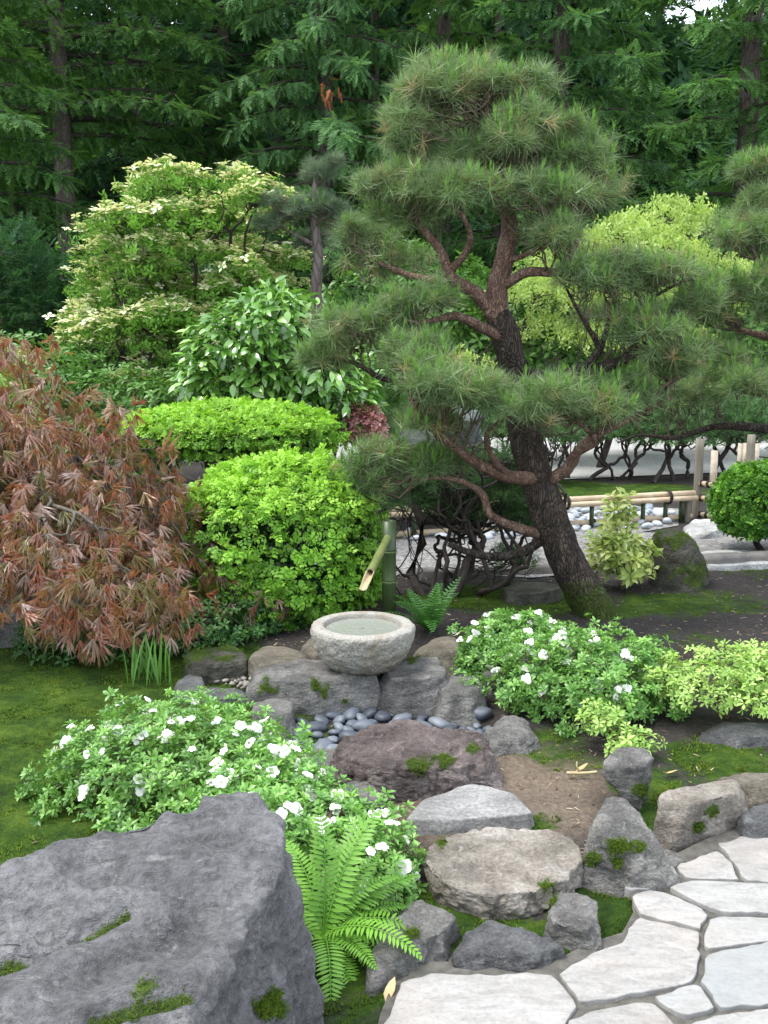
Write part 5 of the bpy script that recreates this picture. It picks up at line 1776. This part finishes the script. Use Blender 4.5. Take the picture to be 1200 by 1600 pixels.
vb, P, N = bush('pale variegated shrub with a tall pale shoot beside the mossy boulder', (1.68, 7.05), [((1.70, 7.02, 0.2), (0.22, 0.2, 0.19)), ((1.66, 7.05, 0.52), (0.09, 0.09, 0.16)), ((1.63, 7.0, 0.33), (0.15, 0.13, 0.1))], 170, ROSW, 0.095, 'pale', 44, name='variegated_shrub', lump=0.3, depth=0.6, zmin=-0.6, nstem=0.5)
bush('tiny azalea shoot at the edge of the pebble bed', (0.43, 4.72), [((0.43, 4.72, 0.06), (0.06, 0.05, 0.07))], 30, ROS, 0.03, 'azalea', 46, name='azalea_shoot', cat='seedling', nstem=0.5)
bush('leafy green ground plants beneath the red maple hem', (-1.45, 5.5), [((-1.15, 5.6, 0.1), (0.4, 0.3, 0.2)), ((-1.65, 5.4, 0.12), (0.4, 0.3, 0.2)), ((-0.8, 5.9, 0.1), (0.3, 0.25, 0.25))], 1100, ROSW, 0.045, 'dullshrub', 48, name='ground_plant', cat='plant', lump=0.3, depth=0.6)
bush('broad-leaved green shrub in front of the blossoming dogwood', (-2.6, 10.0), [((-2.6, 10.0, 0.9), (0.75, 0.6, 0.6)), ((-1.9, 9.9, 0.95), (0.5, 0.5, 0.5)), ((-3.6, 10.2, 1.1), (0.8, 0.6, 0.7))], 2000, ROSW, 0.09, 'shrub', 50, name='broadleaf_shrub', lump=0.25, depth=0.4, zmin=-0.7)
bush('yellow-green shrub peeking over the red maple at the left edge', (-3.3, 7.6), [((-3.1, 7.6, 1.2), (0.45, 0.4, 0.65))], 1500, ROSW, 0.06, 'lime', 52, name='lime_shrub', lump=0.2, depth=0.4, zmin=-0.5)
bush('small pink-leaved shrub behind the yew and camellia', (-0.14, 9.0), [((-0.17, 9.0, 0.95), (0.2, 0.2, 0.25))], 260, ROSW, 0.06, 'pinkleaf', 54, name='pink_shrub', lump=0.2, depth=0.5)
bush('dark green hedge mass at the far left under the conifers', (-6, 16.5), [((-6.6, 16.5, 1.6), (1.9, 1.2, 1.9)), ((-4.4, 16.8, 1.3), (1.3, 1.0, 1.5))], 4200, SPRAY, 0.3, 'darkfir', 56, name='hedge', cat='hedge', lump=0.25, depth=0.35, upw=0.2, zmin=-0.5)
bush('mid green leafy bushes in the gap behind the pine trunk', (1.4, 14.5), [((0.4, 14.6, 1.5), (1.5, 0.8, 1.5)), ((2.6, 14.8, 1.4), (1.6, 0.8, 1.4)), ((5.0, 15.5, 1.4), (1.8, 0.9, 1.4))], 3200, ROSW, 0.15, 'shrub', 58, name='broadleaf_shrub', lump=0.3, depth=0.4, zmin=-0.6)

# camellia: glossy single leaves; the ones that show largest are parts of their own
LEAFME = {}


def leaf_objects(name, root, Ts, mat, P, D, S, up):
    key = (name, mat)
    if key not in LEAFME:
        L = []
        for i_ in range(8):
            V, Fc, tip = Ts[i_ % len(Ts)]
            me = new_mesh(name, V, Fc, {'rnd': np.full(len(V), (i_ + 0.5) / 8), 'tip': tip})
            me.materials.append(M[mat])
            L.append(me)
        LEAFME[key] = L
    R = frames(D, up)
    from mathutils import Matrix
    org = world_loc(root)
    for i_ in range(len(P)):
        o = bpy.data.objects.new(name, LEAFME[key][rng.integers(8)])
        COL.objects.link(o)
        o.parent = root
        o.location = Vector(P[i_]) - org
        o.rotation_mode = 'QUATERNION'
        o.rotation_quaternion = Matrix(R[i_].tolist()).to_quaternion()
        o.scale = (S[i_],) * 3


cam_root = thing('camellia_shrub', (-1.15, 9.6, 0), 'broad camellia with glossy light green leaves behind the flat yew', 'shrub')
Ps, Ns = [], []
for i_, (px, py, rx, ry, n) in enumerate([(400, 560, 110, 90, 1300), (430, 500, 70, 50, 420), (500, 590, 80, 70, 700), (540, 640, 50, 50, 300), (330, 590, 50, 45, 260)]):
    c = at(px, py, 9.4)
    P, N = mound(c, (rx * 9.4 / F, 0.6, ry * 9.4 / F), n, 0.22, 2.6, -0.9, 2.0, 0.35, 60 + i_, 0.3)
    Ps.append(P); Ns.append(N)
P, N = np.concatenate(Ps), np.concatenate(Ns)
d = unit(N * np.array([1, 1, 0.35]) + np.array([0, -0.15, -0.25]) + 0.55 * rng.normal(size=P.shape))
ordr = np.argsort(P[:, 1] + 0.3 * rng.random(len(P)))
big, rest = ordr[:280], ordr[280:]
CAML = [leaf(1, 0.46, 0.10, 0.3, 0.0, 4)]
upc = unit(N * 0.7 + Z3 + 0.35 * rng.normal(size=N.shape))
leaf_objects('leaf', cam_root, CAML, 'camellia', P[big], d[big], rng.uniform(0.10, 0.145, len(big)), upc[big])
foliage('leaves', cam_root, CAML, P[rest], d[rest], 0.12, M['camellia'], up=upc[rest])
trunk_fan(cam_root, np.array([-1.15, 9.6, -0.03]), P[rng.random(len(P)) < 0.1], 0.004, M['darktwig'])


# tiered trees: dogwood and lime maple
def tiered(root, base, tiers, T, size, mat, n, seed, rt=0.005, twig='darktwig', droop=0.5, bract=None, bn=0.5, bsize=0.05):
    r = np.random.default_rng(seed)
    allP, allN, topP = [], [], []
    for (c, rx, rz) in tiers:
        m = int(n * rx * rx)
        a = r.random(m) * 2 * PI
        q = np.sqrt(r.random(m))
        lum = 1 + 0.25 * np.sin(3 * a + r.random() * 6) + 0.15 * np.sin(7 * a + r.random() * 6)
        x, y = np.cos(a) * q * rx * lum, np.sin(a) * q * rx * 0.8 * lum
        z = rz * (1 - q ** 2) + 0.3 * rz * r.normal(size=m) - 0.22 * rx * q ** 2
        P = np.array(c) + np.stack([x, y, z], -1)
        out = np.stack([np.cos(a), np.sin(a), -droop + 0 * a], -1)
        allP.append(P); allN.append(unit(out + 0.4 * r.normal(size=P.shape)))
        topP.append(z > 0.1 * rz * (1 - q ** 2))
    P, D, tp = np.concatenate(allP), np.concatenate(allN), np.concatenate(topP)
    foliage('leaves', root, T, P, D, size, M[mat])
    if bract:
        s = tp & (r.random(len(P)) < bn)
        PB = P[s] + np.array([0, 0, size * 0.55])
        dB = unit(rdir(len(PB)) * np.array([1, 1, 0.2]))
        foliage('bracts', root, [bract], PB, dB, bsize, M['bract'])
    segs = []
    ends = np.array([c for c, rx, rz in tiers])
    for b in base:
        k = np.argsort(np.linalg.norm(ends - b, axis=1))
    nb = len(base)
    grp = np.argmin(np.abs(ends[:, :1] - np.array([b[0] for b in base])[None]), axis=1) if nb > 1 else np.zeros(len(ends), int)
    for g in range(nb):
        sub = np.where(grp == g)[0]
        pts = []
        for i_ in sub:
            c, rx, rz = tiers[i_]
            for _ in range(7):
                a, q = r.random() * 2 * PI, 0.75 * math.sqrt(r.random())
                pts.append(np.array(c) + np.array([math.cos(a) * q * rx, math.sin(a) * q * rx * 0.8, -0.2 * rx * q * q]))
        if pts:
            fan(base[g], np.array(pts), segs, rt, 0.45, 0.07, 0.0)
    stems('branches', root, segs, M[twig], 0.05, 0.008)


def bract_T():
    l = leaf(1, 0.66, 0.03, 0.12, 0.0, 2)
    return compose([(l, rot((math.cos(a), math.sin(a), 0.12)), (0, 0, 0), 1) for a in (0, PI / 2, PI, 3 * PI / 2)])


LEAFLET = [rosette(5, 1.0, 0.42, -0.35, 0.3, s + 60) for s in range(3)]
dw = thing('dogwood_tree', (-2.2, 12.2, 0), 'rounded dogwood with tiers of cream blossom left of the small grey pine', 'dogwood')
tiers = []
r_ = np.random.default_rng(77)
for (px, py, rx) in [(300, 290, 70), (240, 305, 60), (370, 295, 60), (410, 310, 45), (190, 345, 60), (260, 350, 70), (340, 340, 70), (420, 350, 55), (165, 385, 55), (235, 395, 70), (320, 400, 70), (395, 395, 65), (445, 410, 45),
                     (150, 435, 50), (215, 445, 65), (290, 455, 70), (370, 450, 60), (430, 455, 50), (140, 490, 50), (200, 500, 60), (270, 510, 60), (340, 500, 55), (160, 540, 50), (230, 555, 55), (300, 550, 50), (120, 520, 40), (190, 590, 45), (260, 600, 40), (180, 470, 60), (220, 525, 55), (300, 505, 60), (360, 480, 60), (400, 520, 55), (330, 590, 50), (255, 480, 60), (420, 420, 50)]:
    for _ in range(3):
        Y = 12.2 + r_.uniform(-1.2, 0.6)
        tiers.append((at(px + r_.normal() * 16, py + r_.normal() * 13, Y), rx * Y / F * r_.uniform(0.65, 0.95), 0.13))
tiered(dw, [np.array([-2.55, 12.2, -0.05]), np.array([-2.0, 12.3, -0.05]), np.array([-3.0, 12.3, -0.05])], tiers, LEAFLET, 0.072, 'dogwood', 640, 5, 0.005, 'darktwig', 0.9, bract_T(), 1.0, 0.076)

lm = thing('lime_maple', (3.0, 14.0, 0), 'bright lime-green maple glowing behind the leaning pine', 'maple')
tiers = []
for (px, py, rx) in [(1050, 320, 60), (980, 350, 70), (1090, 345, 50), (920, 380, 60), (1020, 375, 70), (870, 400, 60), (960, 400, 60), (1080, 390, 60), (830, 440, 60), (900, 450, 60), (1000, 450, 70), (1100, 450, 60), (850, 500, 60), (940, 510, 60), (1060, 520, 60), (760, 490, 50), (720, 560, 45), (1150, 420, 60), (1010, 590, 60), (1120, 570, 60)]:
    Y = 14.0 + r_.uniform(-0.9, 0.9)
    tiers.append((at(px, py + 14, Y), rx * Y / F * 1.1, 0.18))
tiered(lm, [np.array([3.0, 14.0, -0.05]), np.array([1.8, 14.2, -0.05])], tiers, LEAFLET, 0.08, 'lime', 640, 6, 0.007, 'darktwig', 0.4)

# red laceleaf maple
ml = thing('laceleaf_maple', (-2.15, 5.75, 0), 'weeping red laceleaf maple cascading in at the left edge', 'maple')
mc, mr = np.array([-2.5, 5.75, 0.05]), np.array([2.0, 1.25, 1.9])
n = 8200
r_ = np.random.default_rng(9)
D = unit(r_.normal(size=(n * 4, 3)) * np.array([1, 1, 0.9]))
D = D[(D[:, 2] > -0.02) & ((D[:, 1] < 0.35) | (r_.random(len(D)) < 0.25)) & (D[:, 0] > -0.75)][:n]
rr_ = 1 + 0.2 * fbm(D * 2.6 + 3, 3, 4) + 0.08 * noise(D * 7, 3)
# stepped cascades
kk = 1.0 / (np.abs(D) ** 1.2).sum(1) ** (1 / 1.2)
P = mc + D * mr * (kk * rr_ * (1.02 - 0.3 * r_.random(len(D)) ** 1.6))[:, None]
hem = 0.20 + 0.28 * sstep(-1.5, -2.3, P[:, 0]) + 0.06 * noise(P * 3, 8)
keep = P[:, 2] > hem
P, D = P[keep], D[keep]
Nn = unit(D / mr)
d = unit(Nn * np.array([1, 1, 0.1]) * 0.5 + np.array([0, 0, -0.6]) + 0.45 * r_.normal(size=P.shape))
d[:, 2] -= 0.3 * (1 - Nn[:, 2])
d = unit(d)
upm = unit(Nn + 0.4 * r_.normal(size=P.shape))
S = r_.uniform(0.07, 0.14, len(P))
# colour: bronze inside, rosier outside and below
pxy = to_px(P)
vis = (pxy[:, 0] > 0) & (pxy[:, 1] < 1100) & (D[:, 1] < 0.1)
score = np.where(vis, P[:, 1] + 0.4 * r_.random(len(P)), 99)
ordr = np.argsort(score)
big, rest = ordr[:300], ordr[300:]
leaf_objects('leaf', ml, LACE, 'maple', P[big], d[big], S[big], upm[big])
foliage('leaves', ml, LACE, P[rest], d[rest], S[rest], M['maple'], up=upm[rest])
V, Fs, s = limb_mesh([(-2.15, 5.8, -0.1), (-2.1, 5.75, 0.4), (-2.2, 5.7, 0.8), (-2.1, 5.7, 1.15)], [0.09, 0.075, 0.065, 0.05], 24, 12, 0.12, 9, 3)
build('trunk', V, Fs, M['greytwig'], ml, smooth=True)
segs = []
sub = P[r_.random(len(P)) < 0.10]
q = np.digitize(np.arctan2(sub[:, 1] - 5.75, sub[:, 0] + 2.2), [-2.0, -1.2, -0.4, 0.4])
for g in np.unique(q):
    fan(np.array([-2.15, 5.7, 1.1]), sub[q == g], segs, 0.0024, 0.42, 0.1, -0.12)
stems('branches', ml, segs, M['greytwig'], 0.12)


# ferns
def pinna_pair_frond(L, curve, seed, npin=30, w=0.155, pw=0.72):
    """one frond along +y, arching; pinnae on both sides"""
    r = np.random.default_rng(seed)
    it_V, it_F, it_t = [], [], []
    off = 0
    t = np.linspace(0.06, 0.99, npin)
    ang = curve * t
    ys = np.cumsum(np.cos(ang)) * L / npin
    zs = -np.cumsum(np.sin(ang)) * L / npin
    pl = leaf(1, 0.17, 0.08, 0.18, 0.0, 4)
    for k in range(npin):
        tt_ = t[k]
        wl = w * L * min(1, (tt_ * 5) ** 0.6) * (1 - tt_ ** 2.4) ** 0.75 + 0.008
        fw = np.array([0, math.cos(ang[k]), -math.sin(ang[k])])
        up = np.array([0, math.sin(ang[k]), math.cos(ang[k])])
        for s in (-1, 1):
            dd = unit(np.array([s, 0, 0]) * 0.95 + fw * (0.22 + 0.5 * tt_ ** 3) + up * 0.12 + 0.05 * r.normal(size=3))
            Rm = rot(dd, up)
            V = pl[0] * np.array([1, 1, 1]) * wl
            V[:, 0] *= (L / npin * pw) / (0.17 * wl) if wl > 0 else 1
            it_V.append(V @ Rm.T + np.array([0, ys[k], zs[k]]))
            it_F.append(pl[1] + off); it_t.append(pl[2]); off += len(V)
    C = np.stack([np.zeros(npin), ys, zs], -1)
    C = np.concatenate([[[0, -0.02, 0]], C])
    V, Fq = tubes(C[None], np.linspace(0.0035, 0.0012, npin + 1)[None] * (L / 0.45), 4)
    Ft = np.concatenate([Fq[:, [0, 1, 2]], Fq[:, [0, 2, 3]]]) + off
    V_all = np.concatenate(it_V + [V])
    return V_all, np.concatenate(it_F + [Ft]), np.concatenate(it_t + [np.zeros(len(V))])


def fern(label, base, fronds, mat, seed, npin=26, wf=1.0, pw=0.72):
    root = thing('fern', base, label, 'fern')
    r = np.random.default_rng(seed)
    for i_, (az, el, L, cv) in enumerate(fronds):
        V, Fc, tp = pinna_pair_frond(L * r.uniform(.62, .9), cv * r.uniform(1.1, 1.9), seed + i_, npin, 0.155 * wf, pw)
        V = V + np.stack([0.10 * np.sin(V[:, 1] / L * 2.2 + r.uniform(0, 6)) * V[:, 1], 0 * V[:, 0], 0 * V[:, 0]], -1)
        dv = np.array([math.sin(az) * math.cos(el), -math.cos(az) * math.cos(el), math.sin(el)])
        R = rot(dv, (0, 0, 1))
        V = V @ R.T + np.array(base) + np.array([0, 0, 0.01])
        build('frond', V, Fc, M[mat], root, attrs={'rnd': np.full(len(V), r.random()), 'tip': tp})
    return root


rf = np.random.default_rng(5)
# azimuth: 0 towards the camera, +90 deg to the right
fb = on(505, 1468, 0.05)
FR = [(-2.6, 1.15, .42, .5), (-3.0, 1.25, .44, .4), (2.9, 1.1, .44, .6), (2.5, .95, .44, .7), (2.2, .75, .42, .7), (1.9, .7, .42, .8), (1.7, .5, .42, .75), (1.45, .55, .40, .9), (1.3, .3, .36, .7), (1.0, .35, .34, .9), (0.8, .1, .32, .7), (.5, .1, .3, .6), (0.3, .35, .28, .9), (-2.2, 1.0, .38, .6), (2.0, 1.1, .40, 1.0), (2.7, 1.3, .38, .8), (1.55, .85, .38, 1.3), (-1.9, .8, .36, .9), (0.1, .8, .34, 1.2), (0.7, .7, .36, 1.1), (2.35, 1.25, .44, .7), (1.15, .9, .38, 1.0), (-0.9, .9, .3, 1.0)]
fern('bright green sword fern spilling over the right side of the big boulder', fb, FR, 'fern', 70)
fb2 = at(672, 975, 5.65)
fb2[2] = float(gz(fb2[0], fb2[1]))
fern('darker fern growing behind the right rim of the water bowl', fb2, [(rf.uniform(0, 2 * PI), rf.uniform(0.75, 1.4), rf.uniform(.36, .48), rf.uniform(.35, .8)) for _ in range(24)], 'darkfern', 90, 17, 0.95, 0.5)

# iris blades
ib = on(237, 1070)
ir = thing('iris_clump', (ib[0], ib[1], 0), 'clump of upright grass-like iris blades behind the left azalea', 'iris')
bl = leaf(1, 0.045, 0.05, 0.12, 0.0, 4)
for _ in range(34):
    q = np.array([ib[0] + rng.normal() * 0.06, ib[1] + rng.normal() * 0.05, 0.0])
    d = unit(np.array([rng.normal() * 0.16, rng.normal() * 0.16, 1]))
    V, Fc, A = scatter(bl, q[None], frames(d[None], np.array([[rng.normal(), rng.normal(), 0.1]])), np.array([rng.uniform(0.18, 0.32)]), np.array([rng.random()]))
    build('blade', V, Fc, M['grass'], ir, attrs=A)


# ------------------------------------------------------------------ conifers
def conifer(label, x, y, H, Rb, crown0, seed, mat='fir', style='fir', nb=44, ns=60, size=0.42, group=None, tr=0.2, clear=0.0, cat='conifer', top=None, gaps=0.0, name='conifer_tree'):
    r = np.random.default_rng(seed)
    z0 = float(gz(x, y))
    root = thing(name, (x, y, z0), label, cat, group)
    lean = r.normal(size=2) * 0.1
    V, Fs, s = limb_mesh([(x, y, z0 - 0.2), (x + lean[0] * 0.4, y, z0 + H * 0.3), (x + lean[0], y + lean[1], z0 + H * 0.65), (x + lean[0], y, z0 + H)], [tr, tr * 0.86, tr * 0.55, 0.03], 26, 12, 0.06, 3, seed)
    build('trunk', V, Fs, M['firbark'], root, smooth=True)
    P_, D_, U_, segs = [], [], [], []
    ga = 2.399963
    hmax = min(H, 13.0) if top is None else top
    for b in range(nb):
        f = (b + r.random() * 0.8) / nb
        h = crown0 + (hmax - crown0) * f
        L = Rb * max(0.12, (1 - (h - crown0) / (H - crown0 + 0.01))) ** 0.75 * r.uniform(0.75, 1.12)
        a = b * ga + r.normal() * 0.3
        if math.sin(a) > 0.55 and r.random() < 0.6:
            continue
        if clear and abs((a + PI / 2 + PI) % (2 * PI) - PI) < clear:
            continue
        o = np.array([math.cos(a), math.sin(a), 0])
        sd = np.array([-math.sin(a), math.cos(a), 0])
        p0 = np.array([x, y, z0 + h])
        dz = -0.16 * L if style != 'cedar' else -0.32 * L
        rise = 0.05 * L
        m = int(1.65 * ns * (0.45 + 0.55 * L / Rb))
        t = r.random(m) ** 0.75
        wid = (0.10 + 0.24 * L) * (1.02 - t) ** 0.7
        lat = r.uniform(-1, 1, m) * wid
        def axis(tq):
            return p0 + o * (L * tq)[:, None] + np.array([0, 0, 1.0]) * (rise * np.sin(PI * tq * 0.8) + dz * tq ** 2)[:, None]
        C = axis(t)
        P = C + sd * lat[:, None] + np.array([0, 0, -1.0]) * (0.22 * np.abs(lat) + 0.06 * r.random(m))[:, None]
        if style == 'cedar':
            d = unit(o * 0.45 + sd * (0.35 * np.sign(lat) + 0.2 * r.normal(size=m))[:, None] + np.array([0, 0, -0.6]) + 0.5 * r.normal(size=(m, 3)))
        else:
            d = unit(o * 0.7 + sd * (0.75 * np.sign(lat))[:, None] + np.array([0, 0, -0.25]) + 0.45 * r.normal(size=(m, 3)))
        P_.append(P); D_.append(d); U_.append(np.tile(Z3 + o * 0.2, (m, 1)))
        tq = np.array([0, 0.35, 0.7, 1.0])
        q = axis(tq)
        w0 = 0.02 + 0.012 * L
        br = foliage('branch', root, SPRAY, P, d, size, M[mat], up=np.tile(Z3 + o * 0.25, (m, 1)))
        tw_ = np.linspace(0, 1, 6)
        Vb, Fb = tubes(axis(tw_)[None], (w0 * (1.02 - tw_))[None], 5)
        build('limb', Vb, Fb, M['limbbark'], br, smooth=True)
    return root


def X(px, Y):
    return at(px, 535, Y)[0]


TREES = [
    # px, Y, H, R, crown0, mat, style, nb, ns, trunk r, label
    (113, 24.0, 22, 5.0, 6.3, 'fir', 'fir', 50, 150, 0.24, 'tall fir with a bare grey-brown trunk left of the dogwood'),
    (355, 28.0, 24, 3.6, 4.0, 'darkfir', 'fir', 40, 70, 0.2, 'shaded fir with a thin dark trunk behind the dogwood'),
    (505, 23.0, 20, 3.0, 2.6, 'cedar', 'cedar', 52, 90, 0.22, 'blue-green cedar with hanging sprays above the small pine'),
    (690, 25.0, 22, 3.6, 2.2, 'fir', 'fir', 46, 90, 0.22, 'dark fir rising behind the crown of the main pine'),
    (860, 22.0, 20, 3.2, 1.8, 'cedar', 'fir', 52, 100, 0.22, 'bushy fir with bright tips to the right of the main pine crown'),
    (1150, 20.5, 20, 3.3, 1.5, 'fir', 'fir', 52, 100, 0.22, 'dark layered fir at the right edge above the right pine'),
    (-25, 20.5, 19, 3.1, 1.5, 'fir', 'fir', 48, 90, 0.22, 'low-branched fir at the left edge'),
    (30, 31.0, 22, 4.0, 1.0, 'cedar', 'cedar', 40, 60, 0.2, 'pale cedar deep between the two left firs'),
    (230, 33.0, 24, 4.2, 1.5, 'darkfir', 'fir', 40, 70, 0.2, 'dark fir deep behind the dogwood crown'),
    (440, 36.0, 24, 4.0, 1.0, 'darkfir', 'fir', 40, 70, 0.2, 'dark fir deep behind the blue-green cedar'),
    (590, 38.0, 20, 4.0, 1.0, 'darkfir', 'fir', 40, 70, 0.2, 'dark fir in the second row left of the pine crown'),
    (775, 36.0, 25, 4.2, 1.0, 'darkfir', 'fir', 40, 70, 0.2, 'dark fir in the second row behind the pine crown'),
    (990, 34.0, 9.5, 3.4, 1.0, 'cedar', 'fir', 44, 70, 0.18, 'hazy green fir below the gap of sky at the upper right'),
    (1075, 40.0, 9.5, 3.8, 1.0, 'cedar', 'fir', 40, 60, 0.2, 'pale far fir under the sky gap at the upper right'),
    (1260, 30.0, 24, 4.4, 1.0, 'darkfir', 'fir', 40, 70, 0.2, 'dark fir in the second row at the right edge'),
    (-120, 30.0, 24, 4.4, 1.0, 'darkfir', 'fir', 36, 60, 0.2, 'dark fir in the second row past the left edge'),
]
for i_, (px, Y, H, R, c0, mat, sty, nb, ns, tr, lab) in enumerate(TREES):
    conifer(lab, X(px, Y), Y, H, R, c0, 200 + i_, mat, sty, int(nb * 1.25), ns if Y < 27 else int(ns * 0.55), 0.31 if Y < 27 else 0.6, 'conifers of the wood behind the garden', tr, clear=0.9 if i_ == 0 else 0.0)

# far wood: one mass on the rising ground
n = 10500
xs = rng.uniform(-34, 40, n)
ys = rng.uniform(43, 58, n)
hs = rng.random(n) ** 0.8 * np.interp(xs, [-34, -3, -1, 1, 9, 13, 17, 20, 40], [19, 19, 14, 18, 16, 6.5, 6, 15, 19])
P = np.stack([xs, ys - hs * 0.25, gz(xs, ys) + hs], -1)
foliage_wood = None
V, Fc, A = scatter(SPRAY[0], P, frames(unit(np.array([0, -0.7, -0.25]) + 0.7 * rng.normal(size=(n, 3)))), rng.uniform(1.6, 3.0, n))
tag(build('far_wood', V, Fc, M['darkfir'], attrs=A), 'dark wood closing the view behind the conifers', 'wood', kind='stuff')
# dead orange branch in the cedar
q = at(515, 141, 20.4)
P = q + rng.normal(size=(12, 3)) * np.array([0.11, 0.08, 0.08])
db = foliage('dead_branch', None, SPRAY, P, unit(np.array([0.2, -0.3, -0.8]) + 0.4 * rng.normal(size=P.shape)), 0.17, M['rust'])
ced = [o for o in bpy.data.objects if o.get('label', '').startswith('blue-green cedar')][0]
db.parent = ced
db.location = Vector((0, 0, 0)) - ced.location
db['label'] = 'dead orange-brown spray'

# ------------------------------------------------------------------ moss and small plants on the ground and stones
MT = compose([((np.array([[-0.2, 0, 0], [0.2, 0, 0], [0, 1.0, 0]]), np.array([[0, 1, 2]]), np.array([0, 0, 1.0])), rot((math.cos(a) * 0.6, math.sin(a) * 0.6, 0.8), (0, 0, 1)), (0, 0, 0), 1) for a in (0.3, 2.2, 4.4)])
gxn = rng.uniform(-3.2, 3.2, 160000)
gyn = 2.2 + 6.5 * rng.random(160000) ** 1.5
w = weights(gxn, gyn, MOSS)
nz = 0.9 * (0.5 + 0.32 * fbm(np.stack([gxn * 9, gyn * 9, 0 * gxn], -1), 4, 5))
keep = (w + nz > 0.98) & ~inside(PATH, gxn, gyn)
gxn, gyn = gxn[keep], gyn[keep]
P = np.stack([gxn, gyn, gz(gxn, gyn)], -1)
P[:, 2] += 0.012 * fbm(np.stack([gxn * 3.5, gyn * 3.5, 0 * gxn], -1), 4, 3)
if len(P) > 70000:
    P = P[rng.choice(len(P), 70000, replace=False)]
rn = np.clip(0.5 + 0.3 * fbm(P * 2.5, 3, 2) + 0.15 * rng.normal(size=len(P)), 0, 1)
V, Fc, A = scatter(MT, P, frames(np.tile([0, 1.0, 0], (len(P), 1)) + 0.8 * rng.normal(size=P.shape) * np.array([1, 1, 0.1]), Z3 + 0.2 * rng.normal(size=P.shape)), rng.uniform(0.008, 0.022, len(P)), rn)
tag(build('moss', V, Fc, M['mosstuft'], attrs=A), 'green moss carpet between the stones and on the left lawn', 'moss', kind='stuff')
for Pm, Nm, ob in MOSS_POINTS:
    m = min(2600, max(200, len(Pm) * 3))
    k = rng.integers(len(Pm), size=m)
    P = Pm[k] + rng.normal(size=(m, 3)) * 0.006
    V, Fc, A = scatter(MT, P, frames(np.cross(Nm[k], rdir(m)) + 1e-3, Nm[k]), rng.uniform(0.005, 0.010, m), np.clip(rng.normal(0.55, 0.2, m), 0, 1))
    tag(build('moss', V, Fc, M['mosstuft'], ob, attrs=A), kind='stuff')

# dry leaves and a broken twig on the soil
for (px, py, L, az, lab) in [(602, 1565, 0.07, 0.4, 'curled dry leaf beside the flagstone at the bottom'), (900, 1205, 0.06, 1.2, 'dry leaf on the bare soil left of the square-cut stone'), (1040, 1208, 0.05, 2.0, 'dry leaf behind the block stone')]:
    q = on(px, py, 0.02)
    V, Fc, tp = leaf(L, 0.4 * L, 0.2, -0.35, 0, 4)
    V = V @ rot((math.sin(az), math.cos(az), 0.1)).T
    o = build('dry_leaf', V + q, Fc, M['dryleaf'], None, q)
    tag(o, lab, 'leaf')
q = on(905, 1208, 0.03)
V, Fc, _ = seg_mesh([(q + np.array([-0.05, 0, 0]), q + np.array([0.07, -0.01, 0.01]), 0.008, 0.005), (q, q + np.array([-0.01, 0.0, 0.05]), 0.006, 0.003)], 0.05)
tag(build('broken_twig', V, Fc, M['bamboo_cut'], None, q), 'short broken twig on the bare soil', 'twig')

# crumbs, needles and bits of twig lying on the bare soil
n = 24000
cx_, cy_ = rng.uniform(-1.5, 4.5, n), 2.6 + 5.4 * rng.random(n) ** 1.3
w = weights(cx_, cy_, MOSS)
keep = ~inside(PATH, cx_, cy_) & (rng.random(n) > w * 0.8)
cx_, cy_ = cx_[keep], cy_[keep]
P = np.stack([cx_, cy_, gz(cx_, cy_) + 0.012 * fbm(np.stack([cx_ * 3.5, cy_ * 3.5, 0 * cx_], -1), 4, 3) + 0.003], -1)
d = rdir(len(P)) * np.array([1, 1, 0.25])
T_ = (np.array([[-0.12, -0.5, 0], [0.12, -0.5, 0.03], [0.0, 0.5, 0.04], [0, 0, 0.12]]), np.array([[0, 1, 3], [1, 2, 3], [2, 0, 3]]), np.array([0, 0, 1, 0.5]))
V, Fc, A = scatter(T_, P, frames(d), 0.006 + 0.034 * rng.random(len(P)) ** 3, rng.random(len(P)))
tag(build('soil_litter', V, Fc, M['litter'], attrs=A), 'crumbs and fallen needles lying on the bare soil', 'litter', kind='stuff')
